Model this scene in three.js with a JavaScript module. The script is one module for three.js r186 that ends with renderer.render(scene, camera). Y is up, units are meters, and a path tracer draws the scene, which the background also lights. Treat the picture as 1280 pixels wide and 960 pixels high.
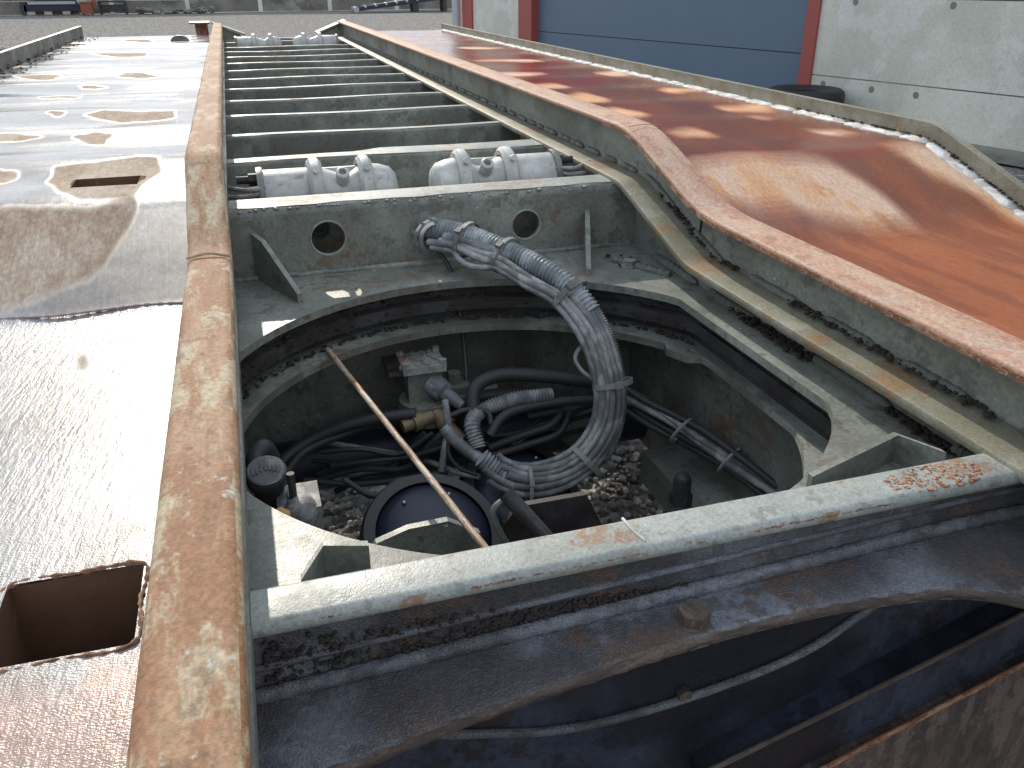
import * as THREE from 'three';
import { mergeGeometries, toCreasedNormals } from 'three/addons/utils/BufferGeometryUtils.js';

// ---------------------------------------------------------------- camera, sky, sun, exposure
const S = 0.335, H = 1.44;                       // metres per drawing unit (camera height over the rail), camera height over ground
const scene = new THREE.Scene();
const camera = new THREE.PerspectiveCamera(48.72, 4 / 3, 0.05, 400);
const AX = [[0.95563445, 0.13085784, -0.26389208], [-0.0042144, 0.90188263, 0.43196059], [0.29452511, -0.41168427, 0.8624216]];
const camMatrix = new THREE.Matrix4().set(
  AX[0][0], AX[0][1], AX[0][2], 0, AX[1][0], AX[1][1], AX[1][2], H, AX[2][0], AX[2][1], AX[2][2], 0, 0, 0, 0, 1);
camMatrix.decompose(camera.position, camera.quaternion, camera.scale);
const rad = (d) => d * Math.PI / 180;
const SUN_EL = rad(29), SUN_AZ = rad(-4);
const sunDir = new THREE.Vector3(Math.sin(SUN_AZ) * Math.cos(SUN_EL), Math.sin(SUN_EL), -Math.cos(SUN_AZ) * Math.cos(SUN_EL));
{ // hazy blue sky with thin high cloud, paler towards the horizon and round the sun
  const w = 1024, h = 512, d = new Float32Array(w * h * 4), mixc = (a, b, t) => a.map((v, k) => v + (b[k] - v) * t);
  const lat = (x, y, s) => { const q = Math.sin(x * 127.1 + y * 311.7 + s * 74.7) * 43758.5453; return q - Math.floor(q); };
  const vn = (x, y, s, px) => { const x0 = Math.floor(x), y0 = Math.floor(y), u = x - x0, v = y - y0, a = u * u * (3 - 2 * u), b = v * v * (3 - 2 * v), X = (k) => ((k % px) + px) % px; return (lat(X(x0), y0, s) * (1 - a) + lat(X(x0 + 1), y0, s) * a) * (1 - b) + (lat(X(x0), y0 + 1, s) * (1 - a) + lat(X(x0 + 1), y0 + 1, s) * a) * b; };
  for (let y = 0; y < h; y++) { const el = ((y + 0.5) / h - 0.5) * Math.PI, sy = Math.sin(el), cy = Math.cos(el);
    for (let x = 0; x < w; x++) { const az = ((x + 0.5) / w - 0.5) * 2 * Math.PI, dx = Math.cos(az) * cy, dz = Math.sin(az) * cy;
      const ang = Math.acos(Math.min(1, dx * sunDir.x + sy * sunDir.y + dz * sunDir.z)) * 180 / Math.PI;
      let c = el > 0 ? mixc([0.62, 0.66, 0.7], [0.46, 0.53, 0.66], Math.pow(Math.min(1, sy * 1.15), 0.55)) : [0.24, 0.235, 0.23];
      if (el > 0) { let n = 0, a = 0.5, f = 8; for (let o = 0; o < 5; o++) { n += a * vn(x / w * f, (y / h) * f * 1.6, o, f); a *= 0.5; f *= 2; } const cl = Math.min(1, Math.max(0, (n - 0.44) / 0.3)) * 0.6; c = mixc(c, [0.86, 0.86, 0.86], cl); const g = 0.5 * Math.exp(-ang / 9) + 0.1 * Math.exp(-ang / 30); c = [c[0] + g, c[1] + g * 0.97, c[2] + g * 0.9]; }
      const i = (y * w + x) * 4; d[i] = c[0]; d[i + 1] = c[1]; d[i + 2] = c[2]; d[i + 3] = 1; } }
  const t = new THREE.DataTexture(d, w, h, THREE.RGBAFormat, THREE.FloatType); t.mapping = THREE.EquirectangularReflectionMapping; t.magFilter = t.minFilter = THREE.LinearFilter; t.needsUpdate = true;
  scene.background = t; scene.environment = t;
}
const sun = new THREE.DirectionalLight(0xfff3e2, 2.35); sun.name = 'sun';
sun.position.copy(sunDir).multiplyScalar(30); sun.castShadow = true;
{ const c = sun.shadow.camera; c.left = -14; c.right = 14; c.top = 14; c.bottom = -14; c.far = 90; sun.shadow.mapSize.set(4096, 4096); sun.shadow.bias = -0.0005; }
scene.add(sun, sun.target);
const renderer = new THREE.WebGLRenderer({ antialias: true });
renderer.setSize(1024, 768); renderer.shadowMap.enabled = true;
renderer.toneMapping = THREE.LinearToneMapping; renderer.toneMappingExposure = 1.6;

// ---------------------------------------------------------------- helpers
function rng(seed) { let a = seed >>> 0; return () => { a = (a + 0x6D2B79F5) | 0; let t = Math.imul(a ^ (a >>> 15), 1 | a); t = (t + Math.imul(t ^ (t >>> 7), 61 | t)) ^ t; return ((t ^ (t >>> 14)) >>> 0) / 4294967296; }; }
const lerp = (a, b, t) => a + (b - a) * t, clamp = (x, a = 0, b = 1) => Math.min(b, Math.max(a, x));
const sstep = (a, b, x) => { const t = clamp((x - a) / (b - a)); return t * t * (3 - 2 * t); };
// photograph pixel -> point (drawing units, camera at origin) on a known plane
function ray(x, y) { const v = [x - 640, 480 - y, -1060]; return AX.map((r) => r[0] * v[0] + r[1] * v[1] + r[2] * v[2]); }
function onY(x, y, Y) { const v = ray(x, y), t = Y / v[1]; return [t * v[0], Y, t * v[2]]; }
function onZ(x, y, Z) { const v = ray(x, y), t = Z / v[2]; return [t * v[0], t * v[1], Z]; }
const V = (a) => new THREE.Vector3(a[0], a[1], a[2]);

function field(N, cells, oct, seed, ax = 1, ay = 1, gain = 0.5) {            // tileable fractal noise, 0..1
  const out = new Float32Array(N * N); let amp = 1, tot = 0;
  for (let o = 0; o < oct; o++) {
    const cx = Math.max(1, Math.round(cells * ax * 2 ** o)), cy = Math.max(1, Math.round(cells * ay * 2 ** o));
    const r = rng(seed + o * 101), L = new Float32Array(cx * cy); for (let i = 0; i < L.length; i++) L[i] = r();
    for (let y = 0; y < N; y++) {
      const fy = y / N * cy, y0 = Math.floor(fy), ty = fy - y0, sy = ty * ty * (3 - 2 * ty), r0 = (y0 % cy) * cx, r1 = ((y0 + 1) % cy) * cx;
      for (let x = 0; x < N; x++) {
        const fx = x / N * cx, x0 = Math.floor(fx), tx = fx - x0, sx = tx * tx * (3 - 2 * tx), a = x0 % cx, b = (x0 + 1) % cx;
        const p = L[r0 + a] + (L[r0 + b] - L[r0 + a]) * sx, q = L[r1 + a] + (L[r1 + b] - L[r1 + a]) * sx;
        out[y * N + x] += amp * (p + (q - p) * sy);
      }
    }
    tot += amp; amp *= gain;
  }
  for (let i = 0; i < out.length; i++) out[i] /= tot;
  return out;
}
function tex(w, h, fn, srgb = true) {                                        // fn(i, x, y) -> [r, g, b] 0..255 sRGB
  const d = new Uint8Array(w * h * 4);
  for (let y = 0, i = 0; y < h; y++) for (let x = 0; x < w; x++, i++) { const c = fn(i, x, y); d[i * 4] = clamp(c[0], 0, 255); d[i * 4 + 1] = clamp(c[1], 0, 255); d[i * 4 + 2] = clamp(c[2], 0, 255); d[i * 4 + 3] = 255; }
  const t = new THREE.DataTexture(d, w, h, THREE.RGBAFormat); t.wrapS = t.wrapT = THREE.RepeatWrapping; t.magFilter = THREE.LinearFilter; t.minFilter = THREE.LinearMipmapLinearFilter; t.generateMipmaps = true;
  if (srgb) t.colorSpace = THREE.SRGBColorSpace; t.needsUpdate = true; return t;
}
const rep = (t, mx, my = mx) => { const c = t.clone(); c.repeat.set(1 / mx, 1 / my); c.needsUpdate = true; return c; };
const mix3 = (a, b, t) => [a[0] + (b[0] - a[0]) * t, a[1] + (b[1] - a[1]) * t, a[2] + (b[2] - a[2]) * t];
const grey = (v) => [v, v, v];

// geometry: authored in drawing units, brought to metres by fin(), which also lays uv in metres
const TO = new THREE.Matrix4().makeScale(S, S, S).setPosition(0, H, 0);
function boxUV(g) {
  const p = g.attributes.position, n = p.count, uv = new Float32Array(n * 2), a = new THREE.Vector3(), b = new THREE.Vector3(), c = new THREE.Vector3();
  for (let i = 0; i < n; i += 3) {
    a.fromBufferAttribute(p, i); b.fromBufferAttribute(p, i + 1); c.fromBufferAttribute(p, i + 2);
    const nn = b.clone().sub(a).cross(c.clone().sub(a)), X = Math.abs(nn.x), Y = Math.abs(nn.y), Z = Math.abs(nn.z);
    [a, b, c].forEach((q, k) => { const j = (i + k) * 2; if (Y >= X && Y >= Z) { uv[j] = q.x; uv[j + 1] = q.z; } else if (X >= Z) { uv[j] = q.y; uv[j + 1] = q.z; } else { uv[j] = q.x; uv[j + 1] = q.y; } });
  }
  g.setAttribute('uv', new THREE.BufferAttribute(uv, 2)); return g;
}
function prep(g, crease) {
  if (g.index) g = g.toNonIndexed();
  for (const k of Object.keys(g.attributes)) if (k !== 'position' && k !== 'normal' && k !== 'uv') g.deleteAttribute(k);
  if (!g.attributes.normal) g.computeVertexNormals();
  if (crease !== null) g = toCreasedNormals(g, crease ?? 0.6);
  return g;
}
function fin(gs, { crease = 0.6, own = false, metres = false } = {}) {
  const list = (Array.isArray(gs) ? gs : [gs]).map((g) => { g = prep(g, crease); if (!metres) g.applyMatrix4(TO); if (!own) boxUV(g); else if (!g.attributes.uv) boxUV(g); return g; });
  return list.length > 1 ? mergeGeometries(list) : list[0];
}
function mesh(name, g, m, parent, opt) { const o = new THREE.Mesh(fin(g, opt), m); o.name = name; o.castShadow = o.receiveShadow = true; parent.add(o); return o; }
const taken = {};
const numbered = (n) => { const k = taken[n] ?? 0; taken[n] = k + 1; return k ? n + '_' + String(k).padStart(3, '0') : n; };
function thing(name, label, category, group) { const o = new THREE.Group(); o.name = numbered(name); o.userData = { label, category }; if (group) o.userData.group = group; scene.add(o); return o; }
const struct = (o) => { o.userData.kind = 'structure'; return o; };

const box = (x0, x1, y0, y1, z0, z1) => new THREE.BoxGeometry(Math.abs(x1 - x0), Math.abs(y1 - y0), Math.abs(z1 - z0)).translate((x0 + x1) / 2, (y0 + y1) / 2, (z0 + z1) / 2);
function loft(secs, caps = true) {                                            // closed sections with equal point counts
  const n = secs[0].length, pos = [];
  const tri = (a, b, c) => pos.push(...a, ...b, ...c);
  for (let i = 0; i + 1 < secs.length; i++) for (let j = 0; j < n; j++) { const k = (j + 1) % n, A = secs[i], B = secs[i + 1]; tri(A[j], B[j], B[k]); tri(A[j], B[k], A[k]); }
  if (caps) for (const [s, f] of [[secs[0], 1], [secs[secs.length - 1], 0]]) {
    const d = [0, 1, 2].map((c) => Math.max(...s.map((q) => q[c])) - Math.min(...s.map((q) => q[c]))), drop = d.indexOf(Math.min(...d)), ij = [0, 1, 2].filter((c) => c !== drop);
    const pts = s.map((q) => new THREE.Vector2(q[ij[0]], q[ij[1]]));
    for (const t of THREE.ShapeUtils.triangulateShape(pts, [])) f ? tri(s[t[0]], s[t[1]], s[t[2]]) : tri(s[t[0]], s[t[2]], s[t[1]]);
  }
  const g = new THREE.BufferGeometry(); g.setAttribute('position', new THREE.Float32BufferAttribute(pos, 3)); g.computeVertexNormals(); return g;
}
function roundRect(x0, x1, y0, y1, r, seg = 4) {
  const out = [], cs = [[x1 - r, y1 - r, 0], [x0 + r, y1 - r, 90], [x0 + r, y0 + r, 180], [x1 - r, y0 + r, 270]];
  for (const [cx, cy, a] of cs) for (let i = 0; i <= seg; i++) { const t = rad(a + 90 * i / seg); out.push([cx + r * Math.cos(t), cy + r * Math.sin(t)]); }
  return out;
}
const alongZ = (prof, zs) => loft(zs.map((z) => prof(z).map(([x, y]) => [x, y, z])));
const alongX = (prof, xs) => loft(xs.map((x) => (typeof prof === 'function' ? prof(x) : prof).map(([z, y]) => [x, y, z])));
const plateXZ = (pts, holes, y0, y1) => {                                      // horizontal plate from an outline in x, z
  const sh = new THREE.Shape(pts.map(([x, z]) => new THREE.Vector2(x, -z))); for (const h of holes) sh.holes.push(new THREE.Path(h.map(([x, z]) => new THREE.Vector2(x, -z))));
  return new THREE.ExtrudeGeometry(sh, { depth: y1 - y0, bevelEnabled: false }).rotateX(-Math.PI / 2).translate(0, y0, 0);
};
const plateXY = (pts, holes, z0, z1) => {
  const sh = new THREE.Shape(pts.map(([x, y]) => new THREE.Vector2(x, y))); for (const h of holes) sh.holes.push(new THREE.Path(h.map(([x, y]) => new THREE.Vector2(x, y))));
  return new THREE.ExtrudeGeometry(sh, { depth: z1 - z0, bevelEnabled: false }).translate(0, 0, z0);
};
const plateYZ = (pts, x0, x1) => loft([pts.map(([z, y]) => [x0, y, z]), pts.map(([z, y]) => [x1, y, z])]);
const circ = (cx, cy, r, n = 32) => Array.from({ length: n }, (_, i) => [cx + r * Math.cos(i / n * 2 * Math.PI), cy + r * Math.sin(i / n * 2 * Math.PI)]);
function sweep(points, rFn, { seg = 10, steps = 60, closed = false } = {}) {    // tube of varying radius along a smooth curve
  const curve = points.isCurve ? points : new THREE.CatmullRomCurve3(points.map(V), closed, 'centripetal'), L = curve.getLength();
  const fr = curve.computeFrenetFrames(steps, closed), pos = [], uv = [], rings = [];
  for (let i = 0; i <= steps; i++) { const t = i / steps, c = curve.getPointAt(t), r = typeof rFn === 'function' ? rFn(t, L) : rFn, ring = []; for (let j = 0; j <= seg; j++) { const a = j / seg * 2 * Math.PI; ring.push(c.clone().addScaledVector(fr.normals[i], r * Math.cos(a)).addScaledVector(fr.binormals[i], r * Math.sin(a))); } rings.push(ring); }
  const put = (q, i, j) => { pos.push(q.x, q.y, q.z); uv.push(j / seg * 0.06, i / steps * L * S); };
  for (let i = 0; i < steps; i++) for (let j = 0; j < seg; j++) { const A = rings[i], B = rings[i + 1]; put(A[j], i, j); put(A[j + 1], i, j + 1); put(B[j + 1], i + 1, j + 1); put(A[j], i, j); put(B[j + 1], i + 1, j + 1); put(B[j], i + 1, j); }
  if (!closed) for (const [k, f] of [[0, 1], [steps, 0]]) { const c = curve.getPointAt(k / steps); for (let j = 0; j < seg; j++) { const A = rings[k][j], B = rings[k][j + 1]; put(c, k, 0); f ? (put(B, k, 0), put(A, k, 0)) : (put(A, k, 0), put(B, k, 0)); } }
  const g = new THREE.BufferGeometry(); g.setAttribute('position', new THREE.Float32BufferAttribute(pos, 3)); g.setAttribute('uv', new THREE.Float32BufferAttribute(uv, 2)); g.computeVertexNormals(); return g;
}
const lathe = (prof, seg = 36) => new THREE.LatheGeometry(prof.map(([r, y]) => new THREE.Vector2(r, y)), seg);
const aim = (g, dir, at) => g.applyQuaternion(new THREE.Quaternion().setFromUnitVectors(new THREE.Vector3(0, 1, 0), V(dir).normalize())).translate(at[0], at[1], at[2]);
const hex = (r, h) => new THREE.CylinderGeometry(r, r, h, 6);
const tubeOpt = { own: true, crease: 0.9 };
function clumps(list, seed, r0, r1, flat = 0.6) {                               // lumps of dirt or spatter at the given places
  const r = rng(seed), out = [];
  for (const [x, y, z] of list) { const s = lerp(r0, r1, r() ** 2), g = new THREE.IcosahedronGeometry(s, 1), p = g.attributes.position; for (let i = 0; i < p.count; i++) { const k = 0.75 + 0.5 * Math.abs(Math.sin(p.getX(i) * 900 + p.getY(i) * 1300 + p.getZ(i) * 700 + x * 40)); p.setXYZ(i, p.getX(i) * k, p.getY(i) * k * flat, p.getZ(i) * k); } out.push(g.rotateY(r() * 6).translate(x, y, z)); }
  return out;
}

// ---------------------------------------------------------------- materials
const N = 1024;
const nBig = field(N, 3, 6, 11), nMid = field(N, 9, 5, 23), nFine = field(N, 60, 4, 37, 1, 1, 0.7), nStreak = field(N, 6, 5, 41, 8, 0.6, 0.6), nStreak2 = field(N, 14, 4, 53, 5, 0.5, 0.7), nSpot = field(N, 26, 3, 67), nGrain = field(N, 180, 2, 71);
const bumpFine = tex(N, N, (i) => grey(255 * (0.5 * nFine[i] + 0.3 * nGrain[i] + 0.2 * nMid[i])), false);
const bumpStreak = tex(N, N, (i) => grey(255 * (0.55 * nStreak2[i] + 0.25 * nGrain[i] + 0.2 * nStreak[i])), false);
const nStreakX = field(N, 5, 4, 91, 0.5, 3, 0.55);
const nBlot = field(N, 7, 6, 97, 2.4, 0.8, 0.62), nScr = field(N, 40, 3, 107, 6, 0.8, 0.7);
const nPeel = field(N, 90, 2, 83);
const bumpPeel = tex(N, N, (i) => grey(255 * sstep(0.3, 0.7, nPeel[i])), false);

// weathered grey-green machine paint; two maps, 1.1 m and 0.7 m wide
function paintMaps(base, dark, rust, chip, o = {}) {
  const { stain = 0.5, rustAt = 0.67, chipAt = 0.8, wet = 0.55 } = o;
  const col = tex(N, N, (i) => {
    let c = mix3(base, dark, stain * sstep(0.42, 0.62, nBig[i]) + 0.22 * (nMid[i] - 0.5));
    c = mix3(c, dark, 0.5 * sstep(0.54, 0.66, nBlot[(i + 311 * N) % (N * N)]) * stain);
    c = mix3(c, dark, 0.5 * sstep(0.6, 0.68, 0.7 * nSpot[i] + 0.3 * nFine[i]));
    c = mix3(c, rust, 0.8 * sstep(rustAt, rustAt + 0.07, 0.45 * nMid[i] + 0.38 * nBig[(i + N * 300) % (N * N)] + 0.27 * nFine[i]));
    c = mix3(c, chip, 0.9 * sstep(chipAt, chipAt + 0.02, 0.5 * nSpot[(i + 5000) % (N * N)] + 0.5 * nFine[i]));
    const f = 0.88 + 0.24 * nGrain[i]; return [c[0] * f, c[1] * f, c[2] * f];
  });
  const rough = tex(N, N, (i) => grey(255 * clamp(wet + 0.35 * (nMid[i] - 0.5) + 0.5 * (nBig[(i + N * 111) % (N * N)] - 0.5) + 0.2 * (nFine[i] - 0.5))), false);
  return { col, rough };
}
const M = {};
const grimeOf = (a, b) => tex(512, 512, (i) => { const k = (i >> 9) * 2 * N + (i & 511) * 2; return mix3(mix3(a, b, sstep(0.36, 0.66, nMid[k])), b, 0.6 * sstep(0.55, 0.68, nFine[k])); });
const grime = grimeOf([164, 166, 165], [112, 114, 114]), grimePale = grimeOf([186, 188, 188], [132, 134, 134]), grimeWhite = grimeOf([232, 232, 228], [186, 184, 176]);
const std = (name, o) => { const m = new THREE.MeshStandardMaterial(o); m.name = name; return m; };
const pm = paintMaps([134, 139, 129], [84, 85, 78], [112, 92, 74], [205, 206, 198]);
M.paint = std('weathered_paint', { map: rep(pm.col, 0.9), roughnessMap: rep(pm.rough, 0.7), roughness: 0.9, bumpMap: rep(bumpFine, 0.25), bumpScale: 0.0006, metalness: 0 });
const pd = paintMaps([134, 139, 129], [84, 85, 78], [112, 92, 74], [205, 206, 198], { stain: 0.75, wet: 0.5 });
M.paintDirty = std('dirty_paint', { map: rep(pd.col, 0.8), roughnessMap: rep(pd.rough, 0.6), roughness: 0.85, bumpMap: rep(bumpFine, 0.2), bumpScale: 0.0009 });
const pw = paintMaps([152, 157, 151], [112, 116, 110], [136, 106, 82], [222, 223, 219], { stain: 0.35, rustAt: 0.65, chipAt: 0.76 });
M.paintPale = std('pale_worn_paint', { map: rep(pw.col, 0.5), roughnessMap: rep(pw.rough, 0.5), roughness: 0.9, bumpMap: rep(bumpFine, 0.2), bumpScale: 0.0006 });
const po = paintMaps([142, 143, 129], [114, 110, 90], [136, 108, 76], [198, 196, 184], { stain: 0.7, rustAt: 0.65 });
M.paintOchre = std('rust_stained_paint', { map: rep(po.col, 0.6), roughnessMap: rep(po.rough, 0.5), roughness: 0.9, bumpMap: rep(bumpFine, 0.2), bumpScale: 0.0006 });
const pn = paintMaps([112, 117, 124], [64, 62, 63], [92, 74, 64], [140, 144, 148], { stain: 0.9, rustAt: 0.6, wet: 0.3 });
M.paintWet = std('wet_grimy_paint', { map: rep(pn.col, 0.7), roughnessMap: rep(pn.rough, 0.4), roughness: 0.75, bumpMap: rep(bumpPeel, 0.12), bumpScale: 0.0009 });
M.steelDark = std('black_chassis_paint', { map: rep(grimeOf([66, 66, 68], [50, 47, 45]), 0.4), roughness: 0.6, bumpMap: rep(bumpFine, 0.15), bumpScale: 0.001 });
// worn rusty top of the rails: streaks along the length
const railCol = (A, B, C, D) => tex(N, N, (i) => {
  let c = mix3(A, B, sstep(0.36, 0.64, nBlot[i]));
  c = mix3(c, C, 0.75 * sstep(0.5, 0.6, 0.8 * nBlot[(i + N * 517 + 203) % (N * N)] + 0.2 * nFine[i]));
  c = mix3(c, B.map((v) => v * 0.75), 0.5 * sstep(0.58, 0.68, 0.6 * nSpot[(i + 77777) % (N * N)] + 0.4 * nFine[i]));
  c = mix3(c, D, 0.85 * sstep(0.575, 0.62, 0.45 * nBig[i] + 0.35 * nMid[(i + N * 400) % (N * N)] + 0.2 * nFine[i]));
  const f = 0.85 + 0.3 * nGrain[i]; return [c[0] * f, c[1] * f, c[2] * f];
});
M.railRust = std('worn_rusty_rail', { map: rep(railCol([156, 126, 98], [138, 102, 74], [172, 164, 140], [172, 172, 164]), 0.55, 0.75), roughness: 0.8, bumpMap: rep(bumpFine, 0.25), bumpScale: 0.0008 });
M.railPink = std('worn_rusty_rail_pink', { map: rep(railCol([176, 142, 120], [164, 124, 102], [180, 154, 132], [172, 150, 134]), 0.6, 0.8), roughness: 0.7, bumpMap: rep(bumpFine, 0.25), bumpScale: 0.0007 });
M.rustEdge = std('rusty_edge', { map: rep(railCol([150, 106, 78], [112, 76, 56], [176, 144, 116], [170, 150, 134]), 0.22, 0.22), roughness: 0.85, bumpMap: rep(bumpFine, 0.1), bumpScale: 0.001 });
const holeRust = tex(512, 512, (i) => { const k = (i >> 9) * 2 * N + (i & 511) * 2; const c = mix3([90, 66, 50], [122, 90, 66], nMid[k]); return mix3(c, [150, 122, 98], 0.7 * sstep(0.6, 0.7, nBig[k])); });
M.rustDark = std('dark_rust', { map: rep(holeRust, 0.3), roughness: 0.95, bumpMap: rep(bumpFine, 0.1), bumpScale: 0.002 });
M.rustBrown = std('brown_rust', { map: rep(railCol([84, 72, 64], [66, 57, 52], [104, 92, 82], [100, 90, 82]), 0.3, 0.5), roughness: 0.85, bumpMap: rep(bumpFine, 0.1), bumpScale: 0.001 });
M.dirt = std('oily_dirt', { color: new THREE.Color().setRGB(0.03, 0.022, 0.017), roughness: 0.9 });
M.weld = std('painted_weld', { map: rep(pw.col, 0.3), color: 0xb9bbb4, roughness: 0.5, bumpMap: rep(bumpFine, 0.05), bumpScale: 0.001 });
M.seal = std('white_sealant', { map: rep(grimeWhite, 0.25), color: 0xffffff, roughness: 0.8, bumpMap: rep(bumpFine, 0.08), bumpScale: 0.001 });
M.rubber = std('black_rubber', { color: new THREE.Color().setRGB(0.022, 0.022, 0.024), roughness: 0.6, bumpMap: rep(bumpFine, 0.1), bumpScale: 0.0006 });
M.cableGrey = std('dusty_grey_cable', { color: new THREE.Color().setRGB(0.95, 0.94, 0.92), roughness: 0.75, map: rep(grime, 0.3), bumpMap: rep(bumpFine, 0.06), bumpScale: 0.0003 });
M.conduit = std('blue_grey_conduit', { color: new THREE.Color().setRGB(0.8, 0.86, 0.9), roughness: 0.42, map: rep(grimePale, 0.3) });
M.conduitDark = std('grey_conduit', { color: new THREE.Color().setRGB(0.75, 0.76, 0.77), roughness: 0.5, map: rep(grime, 0.3) });
M.tie = std('plastic_tie', { color: new THREE.Color().setRGB(0.24, 0.24, 0.23), roughness: 0.5 });
M.hose = std('black_hose', { color: new THREE.Color().setRGB(0.035, 0.035, 0.036), roughness: 0.55, bumpMap: rep(bumpFine, 0.05), bumpScale: 0.0003 });
M.chamberBlue = std('dark_blue_enamel', { color: new THREE.Color().setRGB(0.018, 0.022, 0.04), roughness: 0.4, bumpMap: rep(bumpFine, 0.1), bumpScale: 0.0005 });
M.brass = std('brass', { color: new THREE.Color().setRGB(0.55, 0.37, 0.16), roughness: 0.4, metalness: 0.8 });
M.brassDull = std('dull_brass', { color: new THREE.Color().setRGB(0.22, 0.17, 0.1), roughness: 0.6, metalness: 0.4 });
M.alu = std('cast_aluminium', { color: new THREE.Color().setRGB(0.8, 0.8, 0.79), map: rep(grimePale, 0.25), roughness: 0.55, metalness: 0.3, bumpMap: rep(bumpPeel, 0.08), bumpScale: 0.001 });
M.steelClean = std('scuffed_steel', { color: new THREE.Color().setRGB(0.45, 0.44, 0.42), roughness: 0.35, metalness: 0.8 });
const chamberCol = tex(512, 512, (i) => { const k = (i >> 9) * 2 * N + (i & 511) * 2; let c = mix3([196, 197, 190], [172, 174, 170], sstep(0.4, 0.62, nBig[k])); c = mix3(c, [132, 118, 104], 0.6 * sstep(0.66, 0.74, 0.75 * nMid[k] + 0.25 * nFine[k])); return mix3(c, [222, 222, 216], 0.4 * sstep(0.55, 0.7, nMid[(k + 90000) % (N * N)])); });
M.chamberGrey = std('worn_grey_chamber', { map: rep(chamberCol, 0.25), roughness: 0.42, bumpMap: rep(bumpFine, 0.1), bumpScale: 0.0007 });

// deck plates: rust that is wet in most places and has dried in patches; outlines copied from the photograph
const insidePoly = (pts, x, z) => { let c = false; for (let i = 0, j = pts.length - 1; i < pts.length; j = i++) { const [xi, zi] = pts[i], [xj, zj] = pts[j]; if ((zi > z) !== (zj > z) && x < (xj - xi) * (z - zi) / (zj - zi) + xi) c = !c; } return c; };
const pl = (pts) => (z) => { if (z <= pts[0][0]) return pts[0][1]; for (let i = 1; i < pts.length; i++) if (z <= pts[i][0]) return lerp(pts[i - 1][1], pts[i][1], (z - pts[i - 1][0]) / (pts[i][0] - pts[i - 1][0])); return pts[pts.length - 1][1]; };
const soft = (f, w) => (z) => (f(z - w) + f(z - w / 2) + 2 * f(z) + f(z + w / 2) + f(z + w)) / 6;
const Ytop = soft(pl([[-5.95, -1], [-4.8, -1.36]]), 0.22), YtopL = soft(pl([[-5.9, -1], [-4.85, -1.36]]), 0.06);
const Ylow = soft(pl([[-5.85, -1.37], [-4.75, -1.68]]), 0.06);
const Ydeck = soft(pl([[-6.0, -1.27], [-4.8, -1.66]]), 0.1);
const ZFAR = -24.6, ZNEAR = -0.5;
function toDeck(x, y) { let Y = -1.4; for (let k = 0; k < 12; k++) { const p = onY(x, y, Y); Y = lerp(Y, Ydeck(p[2]), 0.7); } const p = onY(x, y, Y); return [p[0], p[2]]; }
const ell = (x, y, rx, ry, n = 18) => Array.from({ length: n }, (_, i) => { const a = i / n * 2 * Math.PI, w = 1 + 0.16 * Math.sin(3 * a + x) + 0.1 * Math.sin(5 * a + y); return [x + rx * w * Math.cos(a), y + ry * w * Math.sin(a)]; });
const dryLeft = [
  [[-40, 268], [0, 262], [60, 258], [110, 262], [150, 250], [172, 245], [170, 262], [160, 285], [142, 310], [132, 332], [112, 346], [70, 362], [30, 382], [-40, 396]],
  [[60, 225], [70, 208], [130, 202], [170, 197], [200, 196], [203, 212], [190, 220], [165, 246], [100, 252], [76, 242]],
  ell(3, 219, 20, 7), ell(117, 173, 22, 7), [[104, 144], [130, 139], [170, 140], [218, 138], [219, 146], [190, 149], [150, 152], [125, 148]],
  ell(48, 96, 30, 3), ell(170, 95, 24, 2.6), ell(115, 109, 17, 1.6), ell(75, 122, 28, 2.2), ell(72, 143, 11, 3), ell(14, 172, 34, 4.5), ell(155, 68, 34, 2.6), ell(175, 51, 18, 1.3), ell(103, 452, 6, 11),
].map((p) => p.map(([x, y]) => toDeck(x, y)));
const dryRight = [
  [[846, 212], [880, 200], [935, 192], [980, 195], [1035, 199], [1070, 220], [1105, 245], [1145, 281], [1090, 282], [1030, 275], [985, 257], [945, 262], [915, 256], [890, 245]],
  [[1100, 182], [1130, 178], [1165, 183], [1205, 203], [1245, 233], [1300, 270], [1300, 285], [1258, 273], [1215, 240], [1180, 224], [1152, 214], [1138, 197]],
  ell(729, 123, 32, 5.5), ell(774, 142, 30, 6), ell(867, 166, 26, 4.5), ell(770, 92, 24, 3.6), ell(684, 108, 30, 3), ell(935, 135, 36, 4.5), ell(952, 147, 14, 2.2), ell(650, 92, 30, 2), ell(600, 60, 26, 1.6), ell(640, 76, 40, 1.8), ell(850, 113, 28, 2.6), ell(1040, 165, 24, 4),
].map((p) => p.map(([x, y]) => toDeck(x, y)));
const redRight = [[[578, 62], [640, 56], [700, 70], [716, 80], [660, 86], [590, 78]], [[620, 88], [700, 84], [752, 96], [760, 110], [690, 112], [640, 104]], [[985, 165], [1040, 163], [1110, 180], [1108, 196], [1040, 199], [990, 188]]].map((p) => p.map(([x, y]) => toDeck(x, y)));
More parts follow.
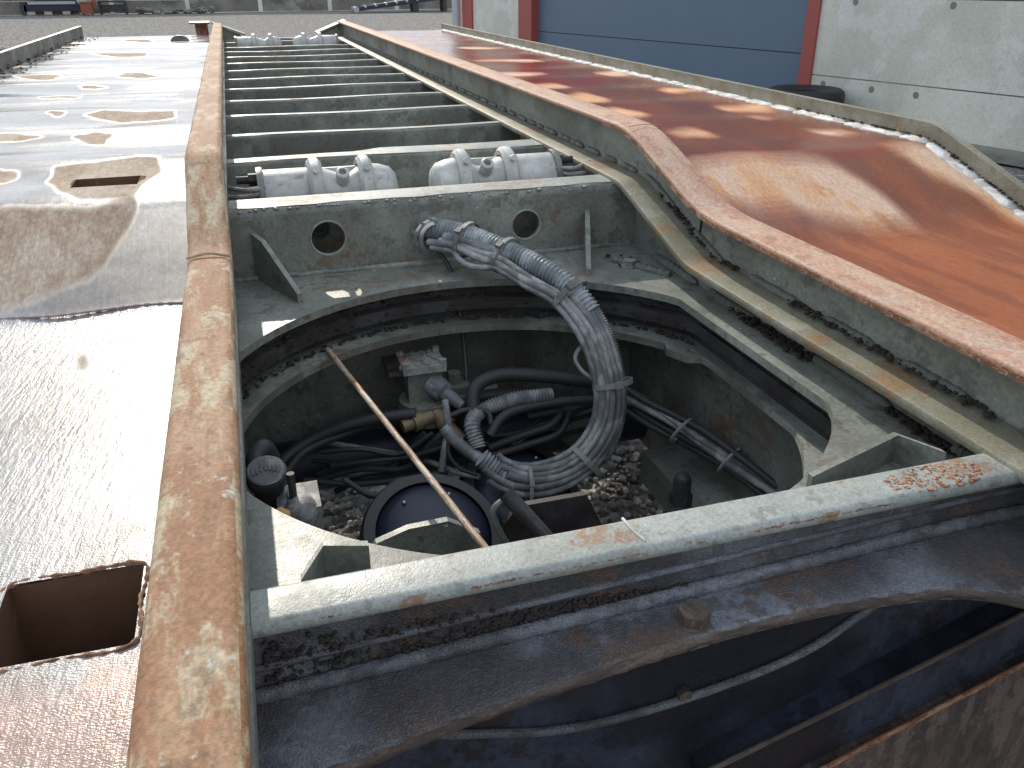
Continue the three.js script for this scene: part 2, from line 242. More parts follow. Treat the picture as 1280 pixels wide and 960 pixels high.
function deckMaps(x0, x1, W_, Hh, dry, soft_, colour) {
  const mask = new Float32Array(W_ * Hh), edge = new Float32Array(W_ * Hh);
  const bb = dry.map((p) => [Math.min(...p.map((q) => q[0])), Math.max(...p.map((q) => q[0])), Math.min(...p.map((q) => q[1])), Math.max(...p.map((q) => q[1]))]);
  for (let y = 0, i = 0; y < Hh; y++) for (let x = 0; x < W_; x++, i++) {
    const k = ((y * 3) % N) * N + (x * 2) % N, k2 = ((y * 2 + 77) % N) * N + (x * 3 + 55) % N;
    const X = lerp(x0, x1, x / W_) + 0.06 * (nMid[k] - 0.5) + 0.02 * (nSpot[k2] - 0.5), Z = lerp(ZFAR, ZNEAR, y / Hh) + 0.1 * (nMid[k2] - 0.5) + 0.03 * (nSpot[k] - 0.5);
    let m = 0; for (let d = 0; d < dry.length; d++) { const b = bb[d]; if (X > b[0] && X < b[1] && Z > b[2] && Z < b[3] && insidePoly(dry[d], X, Z)) { m = 1; break; } }
    mask[i] = m;
  }
  const R = soft_;                                                                // narrow drying edge
  for (let y = 0, i = 0; y < Hh; y++) for (let x = 0; x < W_; x++, i++) { let s = 0, c = 0; for (let dy = -R; dy <= R; dy += R / 2) for (let dx = -R; dx <= R; dx += R / 2) { const xx = Math.round(x + dx), yy = Math.round(y + dy); if (xx >= 0 && yy >= 0 && xx < W_ && yy < Hh) { s += mask[yy * W_ + xx]; c++; } } edge[i] = s / c; }
  const col = tex(W_, Hh, (i, x, y) => colour(edge[i], lerp(x0, x1, x / W_), lerp(ZFAR, ZNEAR, y / Hh), ((y * 3) % N) * N + (x * 2) % N, ((y * 2 + 77) % N) * N + (x * 3 + 55) % N));
  return { edge, col };
}
const fit = (t, x0, x1) => { t.wrapS = t.wrapT = THREE.ClampToEdgeWrapping; const a = x0 * S, b = x1 * S, c = ZFAR * S, d = ZNEAR * S; t.repeat.set(1 / (b - a), 1 / (d - c)); t.offset.set(-a / (b - a), -c / (d - c)); return t; };
const LX0 = -3.47, LX1 = -0.2, RX0 = 2.9, RX1 = 5.58;
{
  const W_ = 768, Hh = 2048;
  const L = deckMaps(LX0, LX1, W_, Hh, dryLeft, 4, (m, X, Z, k, k2) => {
    let dryC = mix3([160, 148, 131], [140, 119, 100], sstep(0.42, 0.64, nMid[k])); const ks = (Math.round(-Z * 60) % N) * N + Math.round((X + 9) * 620) % N; dryC = mix3(dryC, [132, 104, 82], 0.35 * sstep(0.52, 0.7, nScr[ks]) + 0.4 * sstep(0.5, 0.64, nBig[k2])); dryC = mix3(dryC, [180, 174, 160], 0.35 * sstep(0.46, 0.6, nFine[k]));
    let wetC = mix3([136, 137, 138], [112, 110, 108], sstep(0.4, 0.66, nMid[k])); wetC = mix3(wetC, [168, 140, 128], 0.75 * sstep(-2.1, -1.85, Z + 0.4 * (nMid[k2] - 0.5)));
    const c = mix3(wetC, dryC, m), f = 0.86 + 0.28 * nGrain[k]; return [c[0] * f, c[1] * f, c[2] * f];
  });
  const rough = tex(W_, Hh, (i, x, y) => { const k = ((y * 3) % N) * N + (x * 2) % N; return grey(255 * clamp(lerp(0.11 + 0.5 * Math.max(0, nStreakX[(((y * 2) % N) * N + x) % (N * N)] - 0.45) + 0.2 * sstep(1545, 1610, y) + 0.1 * (nMid[k] - 0.5), 0.88, L.edge[i]) + 0.08 * (nFine[k] - 0.5))); }, false);
  const metal = tex(W_, Hh, (i, x, y) => { const k = ((y * 3) % N) * N + (x * 2) % N; return grey(255 * clamp(0.2 * (1 - L.edge[i]) * (0.75 + 0.5 * nMid[k]))); }, false);
  M.deckLeft = std('wet_and_dry_rusty_deck', { map: fit(L.col, LX0, LX1), roughnessMap: fit(rough, LX0, LX1), roughness: 1, metalnessMap: fit(metal, LX0, LX1), metalness: 1, bumpMap: rep(bumpStreak, 0.4, 0.8), bumpScale: 0.0003 });
  M.deckNear = M.deckLeft.clone(); M.deckNear.name = 'brushed_wet_deck'; M.deckNear.bumpMap = (() => { const b = rep(bumpStreak, 0.3, 0.2); b.rotation = 0.12; return b; })(); M.deckNear.bumpScale = 0.0011;
  const Rr = deckMaps(RX0, RX1, W_, Hh, dryRight, 12, (m, X, Z, k, k2) => {
    let dryC = mix3([206, 164, 120], [196, 146, 104], sstep(0.4, 0.62, nBig[k])); dryC = mix3(dryC, [200, 170, 146], sstep(0.36, 0.62, nBig[k2])); dryC = mix3(dryC, [184, 130, 84], 0.6 * sstep(0.58, 0.68, nMid[k]));
    let wetC = mix3([124, 66, 40], [142, 78, 46], nMid[k]); wetC = mix3(wetC, [106, 64, 50], 0.6 * sstep(0.42, 0.62, nBig[k2])); { const q = X + 0.2 * (nMid[k2] - 0.5), w = Z + 0.3 * (nMid[k] - 0.5); if (redRight.some((p) => insidePoly(p, q, w))) wetC = mix3(wetC, [140, 44, 32], (Z > -9 ? 0.3 : 0.7) * sstep(0.3, 0.5, nMid[k])); }
    const near = sstep(-5.15, -4.85, Z + 0.12 * (nMid[k2] - 0.5)); wetC = mix3(wetC, mix3(mix3([156, 86, 44], [134, 70, 36], nBig[k]), [120, 60, 32], 0.7 * sstep(0.5, 0.62, nMid[k2])), near);
    wetC = mix3(wetC, [158, 100, 60], 0.5 * near * sstep(0.52, 0.66, nBig[k2]));
    const c = mix3(wetC, dryC, m), f = 0.88 + 0.24 * nGrain[k]; return [c[0] * f, c[1] * f, c[2] * f];
  });
  const roughR = tex(W_, Hh, (i, x, y) => { const k = ((y * 3) % N) * N + (x * 2) % N, Z = lerp(ZFAR, ZNEAR, y / Hh), near = sstep(-5.15, -4.85, Z); return grey(255 * clamp(lerp(lerp(0.16, 0.42, near) + 0.16 * (nMid[k] - 0.5), 0.88, Rr.edge[i]) + 0.06 * (nFine[k] - 0.5))); }, false);
  M.deckRight = std('orange_rusty_deck', { map: fit(Rr.col, RX0, RX1), roughnessMap: fit(roughR, RX0, RX1), roughness: 1, bumpMap: rep(bumpFine, 0.3), bumpScale: 0.0005 });
}
// yard
const nCell = (() => {                                                        // stones of a gravel bed: distance to the nearest of scattered points
  const n = 1024, g = 96, r = rng(5), px = [], tone = []; for (let i = 0; i < g * g; i++) { px.push([r(), r()]); tone.push(r()); }
  const d = new Float32Array(n * n), t = new Float32Array(n * n);
  for (let y = 0; y < n; y++) for (let x = 0; x < n; x++) { const fx = x / n * g, fy = y / n * g, cx = Math.floor(fx), cy = Math.floor(fy); let best = 9, bt = 0; for (let a = -1; a <= 1; a++) for (let b = -1; b <= 1; b++) { const k = ((cy + a + g) % g) * g + (cx + b + g) % g, dd = (cx + b + px[k][0] - fx) ** 2 + (cy + a + px[k][1] - fy) ** 2; if (dd < best) { best = dd; bt = tone[k]; } } d[y * n + x] = Math.sqrt(best); t[y * n + x] = bt; }
  return { d, t };
})();
const gravelCol = tex(1024, 1024, (i) => { let c = mix3([66, 65, 63], [188, 186, 181], nCell.t[i] ** 1.2); c = mix3(c, [128, 122, 112], 0.3 * nMid[i]); const f = 0.9 + 0.2 * nFine[i]; return [c[0] * f, c[1] * f, c[2] * f]; });
const gravelBump = tex(1024, 1024, (i) => grey(255 * clamp(1 - nCell.d[i] * 1.1)), false);
M.gravel = std('gravel', { map: rep(gravelCol, 3.6), roughness: 1, bumpMap: rep(gravelBump, 3.6), bumpScale: 0.03 });
M.stone = std('gravel_stone', { color: 0xffffff, roughness: 0.95, bumpMap: rep(bumpFine, 0.1), bumpScale: 0.001 });
const concreteCol = tex(N, N, (i) => { let c = mix3([214, 215, 200], [196, 198, 184], sstep(0.38, 0.64, nBig[i])); c = mix3(c, [224, 224, 220], 0.5 * sstep(0.55, 0.7, nMid[i])); c = mix3(c, [160, 158, 150], 0.4 * sstep(0.74, 0.8, nFine[i])); const f = 0.94 + 0.12 * nGrain[i]; return [c[0] * f, c[1] * f, c[2] * f]; });
M.concrete = std('concrete', { map: rep(concreteCol, 2.3), roughness: 0.9, bumpMap: rep(bumpFine, 0.8), bumpScale: 0.0005 });
const concreteOld = tex(N, N, (i) => { let c = mix3([156, 154, 146], [118, 116, 108], sstep(0.36, 0.6, nBig[i])); c = mix3(c, [88, 86, 78], 0.6 * sstep(0.55, 0.66, nMid[i])); return c.map((v) => v * (0.9 + 0.2 * nGrain[i])); });
M.concreteOld = std('old_concrete', { map: rep(concreteOld, 5), roughness: 0.95, bumpMap: rep(bumpFine, 1), bumpScale: 0.002 });
const steelBlue = tex(512, 512, (i) => { const k = (i >> 9) * 2 * N + (i & 511) * 2; return mix3([84, 104, 124], [93, 113, 133], nBig[k]).map((v) => v * (0.97 + 0.06 * nGrain[k])); });
M.doorBlue = std('blue_door_paint', { map: rep(steelBlue, 2), roughness: 0.45, bumpMap: rep(bumpFine, 0.15), bumpScale: 0.0002 });
M.red = std('red_frame_paint', { color: new THREE.Color().setRGB(0.33, 0.075, 0.06), roughness: 0.5 });
M.pipeGrey = std('zinc_pipe', { color: new THREE.Color().setRGB(0.42, 0.46, 0.48), roughness: 0.4, metalness: 0.4 });
M.faceNavy = std('navy_paint_sky_tint', { map: rep(pn.col, 0.9), color: new THREE.Color().setRGB(0.19, 0.21, 0.29), roughnessMap: rep(pn.rough, 0.5), roughness: 1, bumpMap: rep(bumpFine, 0.2), bumpScale: 0.0005 });  // grimy paint darkened to navy; blue of the reflected sky put into the tint
M.tieHole = std('tie_hole_mortar', { color: new THREE.Color().setRGB(0.22, 0.22, 0.2), roughness: 0.95 });
M.navy = std('navy_machine_paint', { color: new THREE.Color().setRGB(0.016, 0.021, 0.04), roughness: 0.55 });
M.machineGrey = std('galvanised', { color: new THREE.Color().setRGB(0.4, 0.41, 0.42), roughness: 0.5, metalness: 0.3 });
M.yellow = std('yellow_paint', { color: new THREE.Color().setRGB(0.75, 0.36, 0.03), roughness: 0.5 });
M.brick = std('red_brown_paint', { color: new THREE.Color().setRGB(0.24, 0.085, 0.045), roughness: 0.8 });
M.timber = std('timber', { color: new THREE.Color().setRGB(0.42, 0.36, 0.28), roughness: 0.9 });
// ---------------------------------------------------------------- ground
{
  const g = new THREE.PlaneGeometry(240, 240, 60, 60).rotateX(-Math.PI / 2).translate(0, 0, -70), p = g.attributes.position;
  for (let i = 0; i < p.count; i++) { const x = p.getX(i), z = p.getZ(i); p.setY(i, z < -8 && Math.abs(x) < 60 ? 0.02 * Math.sin(x * 0.9 + z * 0.4) * Math.sin(z * 0.7 - x * 0.2) - 0.02 : -0.02); }
  g.computeVertexNormals(); struct(mesh('ground', g, M.gravel, scene, { metres: true, crease: null }));
}
{
  const r = rng(99), g = new THREE.DodecahedronGeometry(1, 0), n = 58000, im = new THREE.InstancedMesh(prep(g, null), M.stone, n), m = new THREE.Matrix4(), q = new THREE.Quaternion(), c = new THREE.Color();
  for (let i = 0; i < n; i++) {
    let x, z, s;
    if (i < 18000) { x = lerp(-0.4, 2.4, r()); z = lerp(-4.6, 0.2, r()); s = lerp(0.005, 0.014, r() ** 2); }
    else { const t = r() ** 1.6; z = lerp(-7.6, -24, t); x = lerp(-2.6 + 0.32 * (z + 7.6), 3.2 + 0.1 * (-z - 8), r()); s = lerp(0.014, 0.036, r() ** 2); }
    q.setFromEuler(new THREE.Euler(r() * 6, r() * 6, r() * 6));
    m.compose(new THREE.Vector3(x, s * 0.15 - 0.012, z), q, new THREE.Vector3(s * (0.8 + 0.5 * r()), s * (0.6 + 0.3 * r()), s)); im.setMatrixAt(i, m);
    const v = lerp(0.1, 0.52, r()); im.setColorAt(i, c.setRGB(v, v * 0.985, v * lerp(0.9, 0.97, r())));
  }
  im.name = 'gravel_stones'; im.castShadow = im.receiveShadow = true; im.userData = { kind: 'stuff', label: 'loose grey gravel stones lying over the yard', category: 'gravel' }; scene.add(im);
}

// ---------------------------------------------------------------- trailer
const trailer = thing('low_loader_trailer', 'long rusty low loader trailer with open central frame, wet decks and hose bundle', 'trailer');
const T = (name, g, m, parent = trailer, opt) => mesh(name, g, m, parent, opt);
const zs = (() => { const o = []; for (let z = ZFAR; z < -6.6; z += 0.9) o.push(z); for (let z = -6.6; z < -4.4; z += 0.07) o.push(z); for (let z = -4.4; z < ZNEAR; z += 0.4) o.push(z); o.push(ZNEAR); return o; })();
const zr = rng(7);
// rails: top flange, web, lower flange, inner side plate
T('rail_top_flange', alongZ((z) => roundRect(2.72, 2.98, Ytop(z) - 0.04, Ytop(z), 0.015), zs), M.railPink);
T('rail_web', alongZ((z) => [[2.94, Ytop(z) - 0.045], [2.885, Ytop(z) - 0.045], [2.885, Ylow(z) - 0.02], [2.94, Ylow(z) - 0.02]], zs), M.paint);
T('rail_lower_flange', alongZ((z) => roundRect(2.63, 2.99, Ylow(z) - 0.05, Ylow(z), 0.012, 2), zs), M.paintOchre);
T('rail_top_flange', alongZ((z) => roundRect(-0.385, -0.15, YtopL(z) - 0.1, YtopL(z), 0.045, 6), zs), M.railRust);
T('rail_web', alongZ((z) => [[-0.2, YtopL(z) - 0.08], [-0.25, YtopL(z) - 0.08], [-0.25, Ylow(z) - 0.02], [-0.2, Ylow(z) - 0.02]], zs), M.paintDirty);
T('rail_lower_flange', alongZ((z) => roundRect(-0.38, -0.165, Ylow(z) - 0.06, Ylow(z), 0.012, 2), zs), M.paintDirty);
{ const zn = zs.filter((z) => z > -6.7 && z < -2.15);
  T('side_plate', alongZ((z) => [[2.9, Ylow(z) - 0.045], [2.84, Ylow(z) - 0.045], [2.84, -3.5], [2.9, -3.5]], zn), M.paint);
  T('side_plate', alongZ((z) => [[-0.26, Ylow(z) - 0.05], [-0.33, Ylow(z) - 0.05], [-0.33, -3.5], [-0.26, -3.5]], zn), M.paint);
  const zf = [ZFAR, -15, -6.7];
  T('side_plate', alongZ(() => [[2.9, -1.41], [2.84, -1.41], [2.84, -2.1], [2.9, -2.1]], zf), M.paint);
  T('side_plate', alongZ(() => [[-0.26, -1.42], [-0.33, -1.42], [-0.33, -2.1], [-0.26, -2.1]], zf), M.paint); }
// rusty lip along the edge of the right flange, and seams across the rails
T('rust_lip', alongZ((z) => { const y = Ytop(z) - 0.03; return [[2.724, y + 0.016], [2.716, y + 0.012], [2.716, y - 0.018], [2.724, y - 0.02]]; }, zs.filter((z) => z > -6.4)), M.rustEdge);
T('rail_seam', sweep([[-0.38, -1.352, -4.72], [-0.27, -1.343, -4.75], [-0.16, -1.352, -4.7]], 0.008, { seg: 6, steps: 16 }), M.railRust, trailer, tubeOpt);
T('rail_seam', sweep([[2.884, -1.33, -5.0], [2.882, -1.5, -5.02], [2.884, -1.62, -5.03]], 0.011, { seg: 6, steps: 12 }), M.dirt, trailer, tubeOpt);
T('rail_seam', sweep([[2.73, -0.998, -5.95], [2.87, -0.996, -6.0], [3.01, -0.998, -5.96]], 0.003, { seg: 6, steps: 12 }), M.railPink, trailer, tubeOpt);
// stitched weld between web and lower flange of the right rail, and along the foot of the side plate
{
  const runs = []; let z = -24.2; while (z < -0.8) { const l = lerp(0.18, 0.34, zr()) * (z > -6 ? 2.1 : 1); runs.push([z, z + l]); z += l + lerp(0.04, 0.12, zr()) * (z > -6 ? 2.5 : 1); }
  T('weld_bead', runs.map(([a, b]) => { const pts = []; for (let k = 0; k <= 6; k++) { const zz = lerp(a, b, k / 6); pts.push([2.872 + 0.008 * (zr() - 0.5), Ylow(zz) + 0.012, zz]); } return sweep(pts, (t) => 0.026 * Math.min(1, 6 * t + 0.2, 6 * (1 - t) + 0.2) * (0.85 + 0.3 * Math.abs(Math.sin(t * 40 * (b - a) / 0.3))), { seg: 7, steps: 26 }); }), M.weld, trailer, tubeOpt);
  const foot = [[-5.6, -4.9], [-4.75, -4.15], [-3.6, -2.95], [-2.55, -2.3]];
  T('weld_bead', foot.map(([a, b]) => { const pts = []; for (let k = 0; k <= 6; k++) pts.push([2.822 + 0.01 * (zr() - 0.5), -1.885, lerp(a, b, k / 6)]); return sweep(pts, (t) => 0.034 * Math.min(1, 8 * t + 0.2, 8 * (1 - t) + 0.2) * (0.85 + 0.3 * Math.abs(Math.sin(t * 30))), { seg: 7, steps: 40 }); }), M.weld, trailer, tubeOpt);
  const dl = []; const dr = rng(61);
  const along = (z0, z1, n, f) => { for (let i = 0; i < n; i++) { const z = lerp(z0, z1, dr()); dl.push(f(z)); } };
  along(-5.6, -4.5, 140, (z) => [2.875 - 0.05 * dr() ** 2, Ylow(z) + 0.02, z]); along(-3.9, -2.4, 260, (z) => [2.872 - 0.06 * dr() ** 2, Ylow(z) + 0.02, z]); along(-4.4, -3.55, 300, (z) => [2.825 - 0.09 * dr() ** 2, -1.885 + 0.02 * dr(), z]); along(-2.95, -2.5, 180, (z) => [2.82 - 0.06 * dr() ** 2, -1.885, z]);
  along(-5.7, -5.4, 16, (z) => [2.4 + 0.3 * dr(), -1.885, z]);
  const dm = T('caked_dirt', clumps(dl, 62, 0.003, 0.02, 0.5), M.dirt, trailer, { crease: null }); dm.userData.kind = 'stuff';
}
// flared ends of both rails
for (const s of [1, -1]) {
  const X = (x) => (s > 0 ? x : 2.57 - x);
  T('end_flange', loft([[[X(2.98), -0.99, -24.62], [X(2.98), -0.99, -25.3], [X(2.98), -1.03, -25.3], [X(2.98), -1.03, -24.62]], [[X(2.2), -1.28, -24.62], [X(2.2), -1.28, -25.3], [X(2.2), -1.32, -25.3], [X(2.2), -1.32, -24.62]]]), M.paint);
  T('end_plate', plateXY([[X(2.3), -1.3], [X(2.95), -1.05], [X(2.95), -1.6], [X(2.3), -1.6]], [], -24.8, -24.7), M.paint);
}
T('end_bracket', [box(-0.95, -0.45, -1.02, -0.98, -25.3, -24.5)], M.paintDirty); T('end_post', box(-0.82, -0.52, -1.3, -1.02, -25.1, -24.7), M.rustEdge);

// cross members of the open frame
const rungs = [-7.58, -8.95, -10.33, -11.71, -13.09, -14.46, -15.83, -17.22, -18.65, -20.1, -21.5, -23.3, -24.5];
rungs.forEach((z, i) => {
  const lip = i === 0 ? (x) => lerp(0.2, 0.34, sstep(0.9, 1.2, x)) : () => 0.13, r = rng(300 + i);
  const prof = (x) => { const w = lip(x), y = -1.395 + 0.006 * Math.sin(x * 2.3 + i), o = []; for (let k = 0; k <= 4; k++) { const a = rad(90 * k / 4); o.push([z - 0.03 + 0.03 * Math.sin(a), y - 0.03 + 0.03 * Math.cos(a)]); } return [[z - w, y], ...o, [z, -1.86], [z - 0.03, -1.86], [z - 0.03, y - 0.035], [z - w, y - 0.03]]; };
  const xs = Array.from({ length: 25 }, (_, k) => lerp(-0.26, 2.84, k / 24));
  T('cross_member', alongX(prof, xs), [M.paint, M.paintDirty, M.paint][i % 3]);
  T('cross_member_flange', alongX((x) => { const y = -1.395 + 0.006 * Math.sin(x * 2.3 + i); return [[z - lip(x) + 0.01, y], [z - lip(x) + 0.01, y + 0.004], [z - 0.022 - 0.008 * Math.sin(x * 9 + i), y + 0.004], [z - 0.02, y]]; }, xs), M.paintPale);
  T('cross_member_foot', box(-0.26, 2.84, -1.9, -1.86, z - 0.16, z), M.paintDirty);
});

// beam carrying the hose port
const BZ = -5.96;
{
  const pts = [[-0.26, -1.92], [2.84, -1.92], [2.84, -1.46], [-0.26, -1.46]];
  T('pivot_beam_web', plateXY(pts, [circ(0.475, -1.65, 0.122).reverse(), circ(1.94, -1.675, 0.112).reverse(), circ(1.19, -1.675, 0.075).reverse()], BZ - 0.05, BZ), M.paint);
  const prof = []; for (let k = 0; k <= 6; k++) { const a = rad(90 * k / 6); prof.push([BZ - 0.06 + 0.06 * Math.sin(a), -1.46 + 0.06 * Math.cos(a)]); }
  const xs = Array.from({ length: 30 }, (_, k) => lerp(-0.26, 2.84, k / 29));
  T('pivot_beam_flange', alongX([[BZ - 0.27, -1.4], ...prof, [BZ - 0.05, -1.46], [BZ - 0.27, -1.44]], xs), M.paint);
  T('worn_paint_strip', alongX((x) => { const w = 0.02 * Math.sin(x * 7) + 0.014 * Math.sin(x * 17 + 1); return [[BZ - 0.26, -1.4], [BZ - 0.26, -1.396], [BZ - 0.07, -1.396], [BZ - 0.025 + w * 0.4, -1.4035 - w * 0.05], [BZ - 0.03 + w * 0.4, -1.412]]; }, Array.from({ length: 120 }, (_, k) => lerp(-0.16, 2.7, k / 119))), M.paintPale);
  T('pivot_beam_back', box(-0.26, 2.84, -2.1, -1.44, BZ - 0.45, BZ - 0.41), M.paint);
  T('weld_bead', sweep(Array.from({ length: 12 }, (_, k) => [lerp(-0.2, 2.8, k / 11), -1.893, BZ + 0.012]), (t) => 0.024 * (0.9 + 0.2 * Math.abs(Math.sin(t * 160))), { seg: 7, steps: 200 }), M.paintDirty, trailer, tubeOpt);
  const gl = T('cable_gland', aim(lathe([[0, 0], [0.03, 0], [0.03, 0.02], [0.055, 0.02], [0.055, 0.04], [0.075, 0.04], [0.08, -0.1]], 20), [0, 0, 1], [0.44, -1.65, BZ - 0.3]), M.hose); void gl;
  for (const [x, y] of [[0.475, -1.65], [1.94, -1.675]]) T('hole_rim', new THREE.TorusGeometry(x > 1 ? 0.112 : 0.122, 0.007, 6, 36).translate(x, y, BZ), M.paintPale);
  const r = rng(808), ch = []; for (let i = 0; i < 70; i++) { const x = lerp(-0.1, 2.7, r()); ch.push([x, -1.415 - 0.03 * r() ** 2, BZ - 0.012 + 0.008 * r()]); }
  T('paint_flake', clumps(ch, 809, 0.006, 0.02, 0.5), M.paintPale, trailer, { crease: null }).userData.kind = 'stuff';
}
// ring plate with the big opening, ring wall, lower ring
const CX = 1.22, CZ = -3.9;
const ringPath = (R, x0, x1, n = 96, tab) => Array.from({ length: n }, (_, i) => { const a = i / n * 2 * Math.PI; let rr = R; if (tab) rr -= tab(a); return [clamp(CX + rr * Math.cos(a), x0, x1), CZ + rr * Math.sin(a)]; });
T('ring_plate', plateXZ([[-0.26, -5.96], [2.84, -5.96], [2.84, -2.22], [-0.26, -2.22]], [ringPath(1.59, -0.2, 2.585).reverse()], -1.95, -1.9), M.paint, trailer, { crease: 0.5 });
{
  const strip = (R0, y0, R1, y1, x0, x1) => { const a = ringPath(R0, x0, x1, 120), b = ringPath(R1, x0, x1, 120), pos = []; for (let i = 0; i < 120; i++) { const j = (i + 1) % 120; const p = [a[i][0], y0, a[i][1]], q = [a[j][0], y0, a[j][1]], s = [b[i][0], y1, b[i][1]], t = [b[j][0], y1, b[j][1]]; pos.push(...p, ...q, ...t, ...p, ...t, ...s); } const g = new THREE.BufferGeometry(); g.setAttribute('position', new THREE.Float32BufferAttribute(pos, 3)); g.computeVertexNormals(); return g; };
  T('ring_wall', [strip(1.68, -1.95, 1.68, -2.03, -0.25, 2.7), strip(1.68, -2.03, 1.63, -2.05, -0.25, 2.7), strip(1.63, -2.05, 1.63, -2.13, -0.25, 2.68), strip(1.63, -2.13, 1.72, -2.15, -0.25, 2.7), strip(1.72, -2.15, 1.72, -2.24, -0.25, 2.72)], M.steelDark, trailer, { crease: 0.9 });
  const tab = (a) => { const d = ((a * 180 / Math.PI + 540) % 360) - 180; return 0.07 * (sstep(-31, -29, d) - sstep(-22, -20.5, d)); };
  T('lower_ring', plateXZ(circ(CX, CZ, 1.8, 60).map(([x, z]) => [clamp(x, -0.26, 2.84), z]), [ringPath(1.5, -0.22, 2.64, 160, tab).reverse(), circ(CX + 1.52 * Math.cos(rad(-24)), CZ + 1.52 * Math.sin(rad(-24)), 0.03, 12).reverse()], -2.25, -2.2), M.paintDirty, trailer, { crease: 0.5 });
  const r = rng(411), l = []; for (let i = 0; i < 1300; i++) { const a = rad(lerp(180, 370, r())), R = 1.6 + 0.06 * r(), y = r() < 0.5 ? -2.19 : lerp(-2.14, -1.97, r()); const x = CX + R * Math.cos(a), z = CZ + R * Math.sin(a); if (x > -0.2 && x < 2.66) l.push([x, y, z]); }
  T('caked_grease', clumps(l, 412, 0.003, 0.016, 0.5), M.dirt, trailer, { crease: null }).userData.kind = 'stuff';
}
// gussets
T('gusset', plateYZ([[0, -1.57], [0.16, -1.59], [0.62, -1.84], [0.62, -1.9], [0, -1.9]], -0.0175, 0.0175).rotateY(0.4).translate(-0.03, 0, BZ), M.paint);
T('gusset', plateYZ([[0, -1.6], [0.12, -1.62], [0.66, -1.86], [0.66, -1.9], [0, -1.9]], -0.0175, 0.0175).rotateY(-0.35).translate(2.43, 0, BZ), M.paint);
{ // small bent plates where the ring plate meets the near beam
  const bent = (list, m) => { const p = list.map(([x, y, Y]) => onY(x, y, Y)); for (let i = 0; i + 1 < p.length; i++) { const a = p[i], b = p[i + 1]; T('corner_gusset', loft([a, b].map((q) => [[q[0], q[1], q[2]], [q[0], q[1], q[2] - 0.03], [q[0], -1.9, q[2] - 0.03], [q[0], -1.9, q[2]]])), m); } };
  bent([[1016, 596, -1.77], [1123, 544, -1.77], [1183, 566, -1.75]], M.paint);
  bent([[376, 726, -1.76], [404, 682, -1.77], [461, 682, -1.77]], M.paint);
}
{ const c = onY(787, 333, -1.9); T('hex_bolt', [hex(0.05, 0.05).translate(c[0], -1.875, c[2]), new THREE.CylinderGeometry(0.065, 0.065, 0.012, 20).translate(c[0], -1.895, c[2])], M.paintDirty, trailer, { crease: 0.3 }); }
T('weld_bead', sweep([onY(768, 325, -1.89), onY(800, 334, -1.89), onY(838, 344, -1.89)], (t) => 0.03 + 0.006 * Math.sin(t * 60), { seg: 7, steps: 40 }), M.weld, trailer, tubeOpt);

// chamber inside: webs, axle tube, side ledge
T('inner_web', box(-0.26, 2.84, -3.25, -2.25, -5.98, -5.92), M.paint);
T('axle_tube', new THREE.CylinderGeometry(0.2, 0.2, 3.1, 28).rotateZ(Math.PI / 2).translate(1.29, -3.3, -5.7), M.chamberBlue);
T('side_ledge', [box(2.5, 2.84, -3.2, -3.14, -4.9, -2.3), box(2.5, 2.56, -3.4, -3.2, -4.9, -2.3)], M.paint);
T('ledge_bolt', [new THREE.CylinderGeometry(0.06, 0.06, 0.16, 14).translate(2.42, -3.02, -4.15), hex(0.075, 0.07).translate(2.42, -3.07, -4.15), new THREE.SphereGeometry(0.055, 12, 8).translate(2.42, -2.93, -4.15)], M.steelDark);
T('valve_bracket', [box(0.78, 1.2, -2.62, -2.58, -5.92, -5.6)], M.paint);
T('hanging_bracket', plateXY([[1.95, -2.9], [2.3, -2.9], [2.3, -3.2], [2.16, -3.32], [1.98, -3.14]], [circ(2.06, -3.05, 0.02, 10).reverse()], -5.3, -5.26), M.paint);

